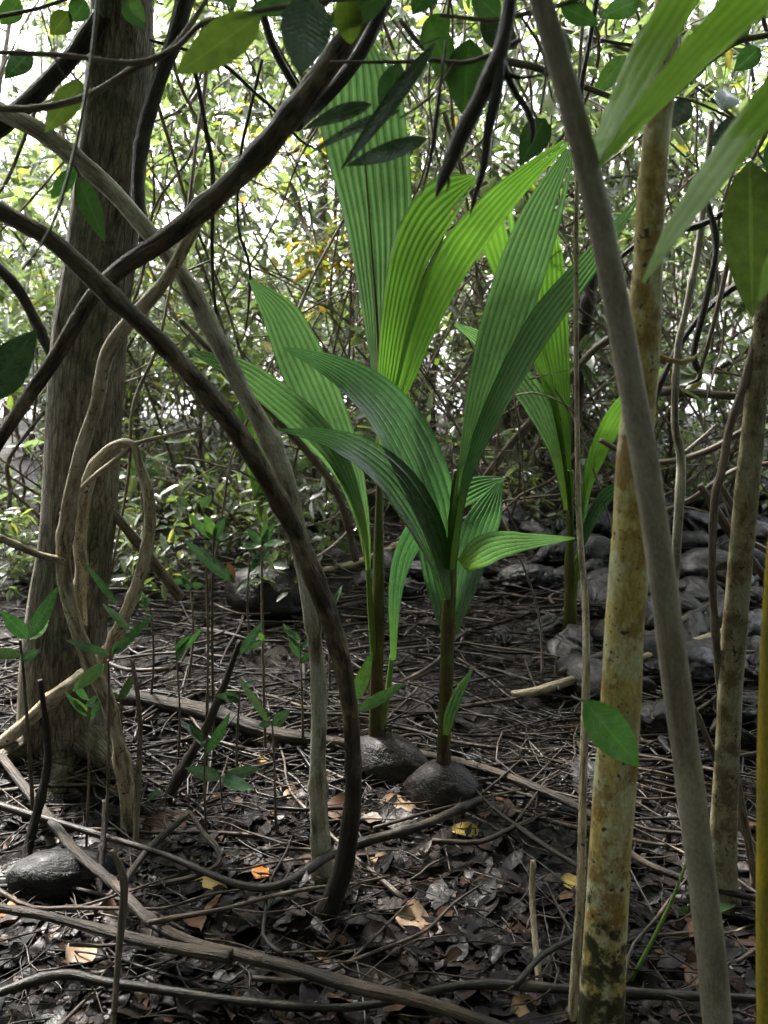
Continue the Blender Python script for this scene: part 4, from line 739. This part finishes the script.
# near palm, top right
e5 = empty('near_palm_frond', P(700, 400, 0.75), 'bright yellow green palm frond close by, reaching in from the top right', 'palm')
def nl(L, Rr, Y, **kw):
    mb = MB(); pl(mb, L, Rr, Y, **kw); return mb.build('leaflet', M['palm_near'], e5)
nl([(590, 172), (592, 145), (604, 110), (630, 50), (665, -10), (690, -70)], [(593, 174), (608, 150), (628, 118), (662, 62), (702, 0), (745, -70)], 1.28, dYY := 0) if False else nl([(590, 172), (592, 145), (604, 110), (630, 50), (665, -10), (690, -70)], [(593, 174), (608, 150), (628, 118), (662, 62), (702, 0), (745, -70)], 1.24, dY=-0.12, tilt=0.05, pleats=4, amp=0.25, n=40, rn=.3)
nl([(594, 172), (612, 140), (640, 100), (678, 50), (715, 5), (760, -50)], [(597, 172), (625, 145), (670, 102), (720, 55), (770, 12), (850, -55)], 1.22, dY=-0.2, tilt=-0.06, pleats=5, amp=0.25, n=40, rn=.6)
nl([(642, 282), (658, 240), (682, 195), (712, 150), (742, 108), (775, 68), (830, 0)], [(644, 284), (668, 252), (700, 212), (735, 170), (770, 128), (800, 92), (860, 25)], 1.22, dY=-0.2, tilt=0.05, pleats=3, amp=0.25, n=40, rn=.6)
nl([(758, 300), (762, 270), (775, 240), (800, 200)], [(761, 302), (775, 280), (795, 250), (820, 215)], 1.2, dY=-0.1, tilt=0.02, pleats=3, amp=0.25, n=24, rn=.6)
q, r = stem3([(850, -50, 1.05, 14), (900, 60, 1.1, 16), (930, 260, 1.15, 18), (935, 700, 1.2, 24)]); mb = MB(); mb.tube(q, r, seg=10, knob=0.04); mb.build('leaf_stalk', M['petiole_g'], e5)

# ------------------------------------------------------------------ coloured fallen leaves
def fl(x, y, ln, w, ang, mat, label, bend=0.2, stand=0.0):
    p = G(x, y)+V((0, 0, 0.022)); s = S(p); mb = MB(); a = math.radians(ang)
    d = V((math.cos(a), math.sin(a)*1.0, stand)); mb.leaf(p-d.normalized()*ln*s/2, d, V((0.1, -0.5 if stand == 0 else -1, 1)), ln*s, w*s, rows=8, bend=bend, fold=R.uniform(.1, .4), wave=0.12)
    tag(mb.build('fallen_leaf', M[mat], origin=p), label, 'fallen leaf')
fl(212, 891, 38, 17, -20, 'f_yellow', 'narrow yellow leaf on the black mud left of the mound')
fl(262, 879, 26, 18, 60, 'f_orange', 'small bright orange leaf curled beside the narrow yellow one')
fl(12, 922, 44, 22, 110, 'f_orange', 'rusty orange leaf curled up at the left edge', 0.3, 0.9)
fl(84, 957, 42, 30, 70, 'f_tan', 'tan leaf half hidden under the foreground branches')
fl(415, 922, 44, 30, -25, 'f_tan', 'pinkish tan leaf on the mud at bottom centre')
fl(468, 839, 36, 16, 0, 'f_yellow', 'flat pale yellow leaf lying between sticks')
fl(572, 894, 24, 18, -30, 'f_yellow', 'pale yellow leaf beside the cane at the spotted tree foot')
fl(590, 900, 18, 12, 40, 'f_tan', 'tiny tan leaf tucked against the spotted tree foot')
fl(384, 866, 36, 22, 10, 'f_tan', 'light tan leaf just right of the arching vine foot')
fl(526, 1016, 36, 24, 20, 'f_tan', 'orange tan leaf at the bottom edge near the middle')
fl(266, 764, 22, 16, 40, 'f_yellow', 'yellow leaf on the ground next to the pale lichened vine')
fl(350, 820, 60, 30, 10, 'f_brown', 'red brown leaf behind the arching vine')
fl(400, 812, 44, 26, -15, 'f_tan', 'wet pinkish leaf against the front seedling nut')
fl(182, 832, 76, 40, -10, 'f_brown', 'large dark brown leaf beside the curved black twig')
fl(300, 795, 40, 16, 30, 'f_tan', 'dull tan leaf strip between the two vine feet')
fl(440, 592, 24, 14, 30, 'f_orange', 'orange chip of leaf behind the front seedling')
fl(112, 918, 50, 26, -30, 'f_brown', 'brown leaf under the fork of the foreground branch')
fl(340, 956, 54, 30, 15, 'f_brown', 'dark brown leaf right of the foreground branch')
fl(700, 980, 50, 26, 35, 'f_brown', 'brown leaf at the foot of the slanting stem')

# ------------------------------------------------------------------ sticks on the floor
def stick_mesh(seed, ln=1.0, r=0.007):
    rr = random.Random(seed); mb = MB(); k = 6; pts = []; a = 0; x = y = z = 0
    for i in range(k+1):
        pts.append(V((x, y, z))); a += rr.gauss(0, 0.20); x += math.cos(a)*ln/k; y += math.sin(a)*ln/k; z += rr.gauss(0, 0.008)
    c = pts[3].copy(); pts = [p-c for p in pts]
    mb.tube(pts, [r*(1-0.6*i/k)*rr.uniform(.85, 1.15) for i in range(k+1)], seg=6, n=18, knob=0.2)
    if rr.random() < 0.5:
        j = rr.choice((2, 3, 4)); d = V((math.cos(a+rr.choice((-.7, .7))), math.sin(a+.7), 0.15)); mb.tube([pts[j], pts[j]+d*ln*.15, pts[j]+d*ln*.3+V((0, 0, .01))], [r*.6, r*.45, r*.2], seg=5, n=8, knob=0.2)
    return mb.mesh('fallen_stick', M['stick'])
SM = [stick_mesh(100+i, 1.0, R.uniform(.006, .013)) for i in range(16)]
def zone(x, y):
    return ('behind the second seedling' if 380 < x < 600 and y < 720 else 'on the mud in front of the nuts' if 330 < x and y >= 720 and x < 600 else 'right of the spotted tree' if x >= 600
            else 'between the big tree and the vines' if y < 760 else 'in the lower left mud')
for i in range(290):
    y = 505+475*R.random(); x = R.uniform(-40, 810)
    if y > 800 and R.random() < 0.6: y = R.uniform(540, 720)
    p = G(x, y); o = bpy.data.objects.new('fallen_stick', R.choice(SM)); COL.objects.link(o)
    s = R.uniform(.35, 1.1)*(0.75 if y > 850 else 1); o.scale = (s*R.choice((1, -1)), s, s)
    o.location = p+V((0, 0, R.uniform(0.012, 0.07)))
    an = R.gauss(0, 0.45) if R.random() < 0.7 else R.uniform(0, 3.14)
    o.rotation_euler = (R.uniform(-.05, .05), R.gauss(0, .04), an)
    tag(o, 'thin brown stick in the litter '+zone(x, y), 'stick', 'loose sticks on the forest floor '+zone(x, y))
# finer twigs nobody could count
mb = MB()
for i in range(3000):
    y = 505+520*R.random()**1.1; x = R.uniform(-60, 830)
    if y > 830 and R.random() < .7: continue
    mid = 530 < y < 800; p = G(x, y)+V((0, 0, R.uniform(0.004, 0.05 if not mid else 0.075)))
    a = R.gauss(0, .5) if R.random() < .65 else R.uniform(0, 6.3); ln = R.uniform(.08, .4) if not mid else R.uniform(.12, .75); d = V((math.cos(a), math.sin(a), R.gauss(0, .07))); nn = V((-d.y, d.x, 0))*R.gauss(0, .05)*ln*3
    r_ = R.uniform(.0012, .0035) if not mid or R.random() < .55 else R.uniform(.003, .009)
    mb.tube([p-d*ln/2, p-d*ln/5+nn, p+d*ln/5+nn*R.uniform(-1, 1), p+d*ln/2], [r_, r_*.9, r_*.7, r_*.3], seg=5, n=8, knob=.15, rn=R.random())
tag(mb.build('twig_litter', M['twiglit']), 'fine dark twigs strewn over the forest floor', 'twigs', kind='stuff')
# leaf litter
mb = MB()
for i in range(11000):
    y = 500+560*R.random()**0.9; x = R.uniform(-120, 890)
    p = G(x, y)+V((0, 0, R.uniform(-0.006, 0.014)))
    if 560 < y < 800 and R.random() < 0.5: continue
    a = R.uniform(0, 6.3); ln = R.choice((.035, .05, .06, .08, .11))*R.uniform(.7, 1.2)
    d = V((math.cos(a), math.sin(a), R.gauss(0, .16))); up = V((R.gauss(0, .25), R.gauss(0, .25), 1))
    mb.leaf(p, d, up, ln, ln*R.uniform(.25, .75), rows=4, bend=R.uniform(-.15, .3), fold=R.uniform(-.15, .4), wave=0.10, rn=R.random())
tag(mb.build('leaf_litter', M['litter']), 'black wet leaf litter covering the mud', 'leaf litter', kind='stuff')

# ------------------------------------------------------------------ background vegetation
def rdir(rr, zb=0.0): return V((rr.gauss(0, 1), rr.gauss(0, 1), rr.gauss(zb, .6))).normalized()
def make_shrub(seed, h, nst, nl, lsz, name, label, cat, group, spread=0.55, bare=0.35, stemr=.008):
    rr = random.Random(seed); e = empty(name, (0, 0, 0), label, cat, group); st = MB(); lf = MB(); tips = []
    for k in range(nst):
        a = rr.uniform(0, 6.3); tilt = rr.uniform(.1, spread); H = h*rr.uniform(.7, 1.1); pts = [V((rr.gauss(0, .05), rr.gauss(0, .05), -0.05))]
        d = V((math.cos(a)*tilt, math.sin(a)*tilt, 1)).normalized()
        for i in range(6): pts.append(pts[-1]+d*H/6); d = (d+V((rr.gauss(0, .16), rr.gauss(0, .16), rr.gauss(-.03, .08)))).normalized()
        st.tube(pts, [stemr*(1-.75*i/6) for i in range(7)], seg=5, n=14, knob=.1)
        for j in range(9):
            i = rr.choice((2, 3, 4, 5, 6)); 
            if i/6 < bare: continue
            b = pts[i]; dd = (rdir(rr, .3)); L = H*rr.uniform(.12, .3); q = [b, b+dd*L*.5+V((0, 0, .02)), b+dd*L+V((0, 0, -.02))]
            st.tube(q, [stemr*.4, stemr*.28, stemr*.12], seg=4, n=6, knob=.05); tips.append(q)
    for j in range(nl):
        q = rr.choice(tips); t = rr.uniform(.15, 1); b = q[0].lerp(q[2], t); dd = ((q[2]-q[0]).normalized()*.5+rdir(rr, -.15)).normalized()
        lf.tri_leaf(b, dd, V((rr.gauss(0, .5), rr.gauss(0, .5), 1)), lsz*rr.uniform(.6, 1.25), lsz*rr.uniform(.3, .5), rn=rr.random())
    st.build('stems', M['backstem'], e); lf.build('foliage', M['leaf_bg'], e); return e
def make_tree(seed, h, nl, lsz, label, group, r=.03, crown=.35, nb=12):
    rr = random.Random(seed); e = empty('slender_tree', (0, 0, 0), label, 'tree', group); st = MB(); br = MB(); lf = MB(); pts = [V((0, 0, -.1))]; d = V((rr.gauss(0, .1), rr.gauss(0, .1), 1)).normalized()
    for i in range(9): pts.append(pts[-1]+d*h/9); d = (d+V((rr.gauss(0, .2), rr.gauss(0, .2), .05))).normalized()
    st.tube(pts, [r*(1-.6*i/9) for i in range(10)], seg=8, n=36, knob=.1); segs = []
    for k in range(nb):
        t = crown+(1-crown)*k/nb; i = min(9, int(t*9)); b = pts[i].lerp(pts[min(9, i+1)], t*9-i if i < 9 else 0); dd = rdir(rr, .35); L = rr.uniform(.5, 1.3)
        q = [b, b+dd*L*.35+V((0, 0, .05)), b+dd*L*.7+V((rr.gauss(0, .1), rr.gauss(0, .1), .05)), b+dd*L+V((rr.gauss(0, .15), rr.gauss(0, .15), -.05))]
        br.tube(q, [r*.35, r*.26, r*.17, r*.06], seg=5, n=12, knob=.1)
        for m in range(5):
            s0 = rr.choice(q[1:]); d2 = (dd+rdir(rr)).normalized(); q2 = [s0, s0+d2*L*.2, s0+d2*L*.4+V((0, 0, -.04))]; br.tube(q2, [r*.12, r*.1, r*.05], seg=4, n=5, knob=0); segs.append(q2)
    for j in range(nl):
        q = rr.choice(segs); b = q[0].lerp(q[2], rr.uniform(.1, 1))+rdir(rr)*.03; dd = ((q[2]-q[0]).normalized()*.4+rdir(rr, -.3)).normalized()
        lf.tri_leaf(b, dd, V((rr.gauss(0, .5), rr.gauss(0, .5), 1)), lsz*rr.uniform(.6, 1.25), lsz*rr.uniform(.32, .55), rn=rr.random())
    st.build('trunk', M['backstem'], e); br.build('branches', M['backstem'], e); lf.build('crown', M['leaf_bg'], e); return e
gs, gt = 'undergrowth shrubs behind the seedlings', 'slender trees crowding the background'
SH = [make_shrub(31, 1.0, 6, 300, .105, 'undergrowth_shrub', '', 'shrub', gs), make_shrub(32, 1.4, 7, 360, .115, 'undergrowth_shrub', '', 'shrub', gs), make_shrub(33, .7, 7, 280, .10, 'undergrowth_shrub', '', 'shrub', gs, spread=.9, bare=.1),
      make_shrub(34, 1.9, 8, 380, .11, 'undergrowth_shrub', '', 'shrub', gs), make_shrub(35, 2.4, 7, 400, .12, 'undergrowth_shrub', '', 'shrub', gs, spread=.4, bare=.25)]
TR = [make_tree(41, 5.5, 700, .13, '', gt, r=.03), make_tree(42, 6.5, 800, .14, '', gt, r=.045, crown=.3, nb=16), make_tree(43, 4.5, 520, .12, '', gt, r=.018, crown=.25), make_tree(44, 7.5, 1100, .12, '', gt, r=.06, crown=.35, nb=16)]
first = set()
def place(proto, x, y, s=1.0, label=None, group=None, sink=0.0, tilt=0.06):
    o = proto if proto not in first else copy_tree(proto)
    first.add(proto); o.location = (x, y, gz(x, y, False)-sink); o.rotation_euler = (R.gauss(0, tilt), R.gauss(0, tilt), R.uniform(0, 6.28)); o.scale = (s, s, s)
    if label: o['label'] = label
    if group: o['group'] = group
    return o
def hx(px, Y): return (px-384)/FPX*Y
def side(px): return 'left' if px < 260 else 'centre' if px < 520 else 'right'
for i in range(82):
    px = R.uniform(-60, 830); Y = 5.9+5*R.random()
    if px > 330: Y = max(Y, 6.3+R.random())
    if px > 560: Y = max(Y, 6.9)
    k = R.choice((0, 1, 2, 2, 3) if Y < 7.5 else (0, 1, 1, 3, 3, 4)); w = ('big trunk', 'first seedling', 'spotted trees')[('left', 'centre', 'right').index(side(px))]
    d = 'low' if k in (0, 2) else 'tall'
    place(SH[k], hx(px, Y), Y, R.uniform(.75, 1.15), '%s small leaved shrub in the undergrowth behind the %s' % (d, w), '%s shrubs behind the %s' % (d, w))
for i in range(34):
    px = R.uniform(-80, 850); Y = R.uniform(6.8, 13); k = R.choice((0, 1, 2, 2, 3) if Y > 8 else (0, 2, 2)); w = ('big trunk', 'first seedling', 'spotted trees')[('left', 'centre', 'right').index(side(px))]
    place(TR[k], hx(px, Y), Y, R.uniform(.8, 1.15), 'slender background tree with thin trunk behind the %s' % w, 'slender trees behind the %s' % w)
SE = [make_shrub(81+k, h_, 4, n_, l_, 'seedling_clump', '', 'plant', 'low', spread=.5, bare=.3, stemr=.004) for k, (h_, n_, l_) in enumerate(((.5, 60, .105), (.75, 90, .115), (.4, 50, .09)))]
for i in range(84):
    px = R.uniform(-30, 560) if i % 4 else R.uniform(560, 790); Y = R.uniform(4.3, 6.2) if px < 300 else R.uniform(5.3, 6.8); k = R.randrange(3)
    w_ = ('big trunk', 'first seedling', 'spotted trees')[('left', 'centre', 'right').index(side(px))]
    place(SE[k], hx(px, Y), Y, R.uniform(.7, 1.1), 'low plant with few glossy pale leaves on the floor behind the %s' % w_, 'low glossy plants behind the %s' % w_)
def vine_mesh(seed, ln, r):
    rr = random.Random(seed); mb = MB(); pts = [V((0, 0, 0))]; a = rr.uniform(0, 6.3); d = V((rr.gauss(0, .35), rr.gauss(0, .2), -1)).normalized()
    for i in range(12): pts.append(pts[-1]+d*ln/12); d = (d+V((rr.gauss(0, .2), rr.gauss(0, .12), rr.gauss(-.05, .05)))).normalized()
    mb.tube(pts, [r*(1-.4*i/12)*rr.uniform(.85, 1.15) for i in range(13)], seg=6, n=44, knob=.2)
    for k in range(4):
        j = rr.randrange(2, 11); dd = V((rr.choice((-1, 1)), rr.gauss(0, .3), rr.gauss(-.3, .6))).normalized(); L = ln*rr.uniform(.08, .22); mb.tube([pts[j], pts[j]+dd*L*.5, pts[j]+(dd+rdir(rr)*.4)*L], [r*.5, r*.35, r*.12], seg=5, n=9, knob=.15)
    return mb.mesh('thin_vine', M['backstem'])
VM = [vine_mesh(200+i, R.uniform(2.2, 3.6), R.uniform(.004, .009)) for i in range(10)]
for i in range(125):
    Y = R.uniform(3.9, 7.5); px = R.uniform(-40, 810); py = R.uniform(-120, 120); p = P(px, py, Y); o = bpy.data.objects.new('thin_vine', R.choice(VM)); COL.objects.link(o)
    o.location = p; o.rotation_euler = (R.gauss(0, .15), R.gauss(0, .35), R.choice((0, 3.14))+R.gauss(0, .4)); s_ = min(R.uniform(.6, 1.0), (p.z-gz(p.x, p.y, False))/2.2+.2); o.scale = (s_,)*3
    w_ = ('big trunk', 'first seedling', 'spotted trees')[('left', 'centre', 'right').index(side(px))]
    tag(o, 'thin crooked vine hanging down behind the %s' % w_, 'vine', 'thin vines hanging behind the %s' % w_)
# leafy sprays hanging into the view from crowns above it
def make_spray(seed, ln, nl, lsz):
    rr = random.Random(seed); e = empty('hanging_spray', (0, 0, 0), '', 'branch', 'leafy sprays'); st = MB(); lf = MB(); pts = [V((0, 0, 0))]; d = V((rr.gauss(0, .5), rr.gauss(0, .5), -1)).normalized(); segs = []
    for i in range(8): pts.append(pts[-1]+d*ln/8); d = (d+V((rr.gauss(0, .3), rr.gauss(0, .3), rr.gauss(.06, .2)))).normalized()
    st.tube(pts, [.012*(1-.7*i/8) for i in range(9)], seg=6, n=26, knob=.15)
    for k in range(22):
        b = pts[rr.choice((2, 3, 4, 5, 6, 7, 8))]; dd = rdir(rr, -.1); L = rr.uniform(.15, .5); q = [b, b+dd*L*.5, b+dd*L+V((0, 0, -.03))]; st.tube(q, [.004, .003, .0012], seg=4, n=6, knob=0); segs.append(q)
    for j in range(nl):
        q = rr.choice(segs); b = q[0].lerp(q[2], rr.uniform(.1, 1)); dd = ((q[2]-q[0]).normalized()*.5+rdir(rr, -.3)).normalized()
        lf.tri_leaf(b, dd, V((rr.gauss(0, .5), rr.gauss(0, .5), 1)), lsz*rr.uniform(.6, 1.25), lsz*rr.uniform(.35, .55), rn=rr.random())
    st.build('branches', M['backstem'], e); lf.build('foliage', M['leaf_bg'], e); return e
M['leaf_yellowing'] = leafmat('leaf_yellowing', [(0, (0.10, 0.16, 0.03)), (0.4, (0.20, 0.22, 0.04)), (0.7, (0.36, 0.27, 0.05)), (1, (0.30, 0.15, 0.05))], rough=0.3, trans=0.45, veins=False)
keep = M['leaf_bg']; M['leaf_bg'] = M['leaf_yellowing']
for px_, py_, sd_ in ((318, 120, 301), (285, 175, 302), (345, 165, 303)):
    y_ = make_spray(sd_, .9, 90, .085); y_.location = P(px_, py_, 5.0); y_['label'] = ('uppermost', 'middle', 'lowest')[(py_ > 150)+(py_ > 170)]+' yellowing leaf spray left of the tall palm leaf'; del y_['group']
M['leaf_bg'] = keep
SP = [make_spray(71, 1.6, 130, .11), make_spray(72, 2.2, 180, .12), make_spray(73, 1.2, 110, .10), make_spray(74, 2.6, 150, .13)]
for i in range(95):
    px = R.uniform(-60, 830); py = R.uniform(-160, 240 if px > 380 else 150); Y = R.uniform(4.2, 9.0); p = P(px, py, Y); k = R.randrange(4); o = SP[k] if SP[k] not in first else copy_tree(SP[k]); first.add(SP[k])
    o.location = p; o.rotation_euler = (R.gauss(0, .3), R.gauss(0, .3), R.uniform(0, 6.28)); q_ = R.uniform(.7, 1.1); o.scale = (q_, q_, q_)
    w_ = ('big trunk', 'first seedling', 'spotted trees')[('left', 'centre', 'right').index(side(px))]
    o['label'] = 'leafy spray of small leaves hanging from above behind the %s' % w_; o['group'] = 'hanging leafy sprays behind the %s' % w_
# tangle of bare stems
def tangle_mesh(seed, ln, r):
    rr = random.Random(seed); mb = MB(); pts = [V((0, 0, -.05))]; a = rr.uniform(0, 6.3); t = rr.uniform(.3, 1.3); d = V((math.cos(a)*t, math.sin(a)*t*.5, 1)).normalized()
    for i in range(8): pts.append(pts[-1]+d*ln/8); d = (d+V((rr.gauss(0, .2), rr.gauss(0, .2), rr.gauss(-.10, .12)))).normalized()
    mb.tube(pts, [r*(1-.6*i/8) for i in range(9)], seg=6, n=24, knob=.15)
    for k in range(3):
        j = rr.choice((3, 4, 5, 6)); dd = rdir(rr, .3); mb.tube([pts[j], pts[j]+dd*ln*.12, pts[j]+(dd+rdir(rr)*.4)*ln*.25], [r*.5, r*.35, r*.12], seg=4, n=7, knob=.1)
    return mb.mesh('bare_stem', M['backstem'])
TG = [tangle_mesh(60+i, R.uniform(1.2, 2.8), R.uniform(.006, .014)) for i in range(14)]
for i in range(280):
    px = R.uniform(-60, 830) if i % 2 else R.uniform(400, 800); Y = 5.0+4.5*R.random()**1.6 if px < 560 else 5.7+3.8*R.random()**1.6
    o = bpy.data.objects.new('bare_stem', R.choice(TG)); COL.objects.link(o); x = hx(px, Y); s = R.uniform(.6, 1.25); o.scale = (s, s, s)
    o.location = (x, Y, gz(x, Y, False)); o.rotation_euler = (R.gauss(0, .25), R.gauss(0, .25), R.uniform(0, 6.28))
    w = ('big trunk', 'first seedling', 'spotted trees')[('left', 'centre', 'right').index(side(px))]
    tag(o, 'thin bare crooked stem in the tangle behind the %s' % w, 'stem', 'tangled bare stems behind the %s' % w)
# far wood across the added glare sheet: one mass of trunks, twigs and leaves
mb = MB(); tb = MB()
for i in range(30):
    Y = R.uniform(13, 26); x = hx(R.uniform(-150, 920), Y); pts = [V((x, Y, -.4))]; d = V((R.gauss(0, .08), 0, 1)).normalized(); h = R.uniform(5, 11)
    for k in range(6): pts.append(pts[-1]+d*h/6); d = (d+V((R.gauss(0, .2), R.gauss(0, .1), 0))).normalized()
    tb.tube(pts, [R.uniform(.03, .1)*(1-.1*k) for k in range(7)], seg=6, n=16, knob=.1)
for i in range(430):
    Y = R.uniform(13, 27); px = R.uniform(-160, 930); x = hx(px, Y); z = R.uniform(.1, 9.5)
    if px < 420 and R.random() < 0.35 and z > 1: continue
    c = V((x, Y, z)); n = R.randint(30, 75); rr_ = R.uniform(.4, .9)
    for k in range(n):
        o_ = V((R.gauss(0, 1), R.gauss(0, 1), R.gauss(0, .7)))*rr_
        mb.tri_leaf(c+o_, rdir(R, -.2), V((R.gauss(0, .5), R.gauss(0, .5), 1)), R.uniform(.10, .22), R.uniform(.05, .11), rn=R.random())
tag(tb.build('far_trunks', M['backstem']), 'distant trunks of the wood beyond the added glare sheet', 'far wood', kind='stuff')
tag(mb.build('far_foliage', M['leaf_far']), 'distant pale green foliage of the wood beyond the added glare sheet', 'far wood', kind='stuff')

# the same wood closes in behind the camera and on both sides
mb = MB()
for i in range(2000):
    if R.random() < .5: x = R.uniform(-9, 9); y = R.uniform(-6.5, -2.2)
    else: x = R.choice((-1, 1))*R.uniform(3.9, 8.5); y = R.uniform(-5, 5.2)
    z = R.uniform(0.2, 5.2)
    for k in range(24):
        mb.tri_leaf(V((x, y, z))+V((R.gauss(0, .45), R.gauss(0, .35), R.gauss(0, .4))), rdir(R, -.1), V((R.gauss(0, .6), R.gauss(0, .6), 1)), R.uniform(.16, .3), R.uniform(.09, .16), rn=R.random())
tag(mb.build('wood_foliage', M['leaf_far']), 'dense foliage closing the clearing on its near sides', 'wood', kind='stuff')
# roof of leaves over the clearing
mb = MB()
for i in range(2300):
    x = R.uniform(-8, 8); y = R.uniform(-7, 4.9); z = 4.3+R.uniform(0, 2.4)
    if noise.noise(V((x*.45, y*.45, 7))) > 0.28: continue
    for k in range(26):
        mb.tri_leaf(V((x, y, z))+V((R.gauss(0, .45), R.gauss(0, .45), R.gauss(0, .25))), rdir(R, -.1), V((R.gauss(0, .6), R.gauss(0, .6), 1)), R.uniform(.16, .3), R.uniform(.09, .16), rn=R.random())
tag(mb.build('canopy_foliage', M['leaf_far']), 'leafy canopy roofing the clearing overhead', 'canopy', kind='stuff')

# ------------------------------------------------------------------ light, sky, camera
EL, AZ = math.radians(52), math.radians(-35)          # azimuth from +Y (ahead of the camera) towards -X = left
sd = V((math.sin(AZ)*math.cos(EL), math.cos(AZ)*math.cos(EL), math.sin(EL)))
w = bpy.data.worlds.new('World'); sc.world = w; w.use_nodes = True; t = w.node_tree; t.nodes.clear()
sky = t.nodes.new('ShaderNodeTexSky'); sky.sky_type = 'NISHITA'; sky.sun_disc = False; sky.sun_elevation = EL; sky.sun_rotation = AZ; sky.dust_density = 4; sky.air_density = 1.0
hs_ = t.nodes.new('ShaderNodeHueSaturation'); hs_.inputs['Saturation'].default_value = 0.35
bg = t.nodes.new('ShaderNodeBackground'); bg.inputs['Strength'].default_value = 0.15; ow = t.nodes.new('ShaderNodeOutputWorld')
t.links.new(sky.outputs[0], hs_.inputs['Color']); t.links.new(hs_.outputs[0], bg.inputs[0]); t.links.new(bg.outputs[0], ow.inputs[0])
sl = bpy.data.lights.new('sun', 'SUN'); sl.energy = 2.6; sl.angle = math.radians(9); sl.color = (1, 0.96, 0.9)
so = bpy.data.objects.new('sun', sl); COL.objects.link(so); so.rotation_euler = sd.to_track_quat('Z', 'Y').to_euler(); so.location = (0, 0, 20)
cam = bpy.data.cameras.new('camera'); co = bpy.data.objects.new('camera', cam); COL.objects.link(co); sc.camera = co
co.location = (0, 0, CAMH); co.rotation_euler = (math.pi/2-PITCH, 0, 0)
cam.sensor_fit = 'VERTICAL'; cam.sensor_height = 24; cam.lens = 900/1024*24; cam.clip_end = 2000; cam.clip_start = 0.05
cam.dof.use_dof = True; cam.dof.focus_distance = 2.7; cam.dof.aperture_fstop = 2.4
sc.view_settings.view_transform = 'Standard'; sc.view_settings.look = 'None'; sc.view_settings.exposure = 3.0; sc.view_settings.gamma = 1.0
sc.cycles.max_bounces = 8; sc.cycles.diffuse_bounces = 3; sc.cycles.transmission_bounces = 4; sc.cycles.use_denoising = True
for o in bpy.data.objects:
    if 'org' in o: del o['org']
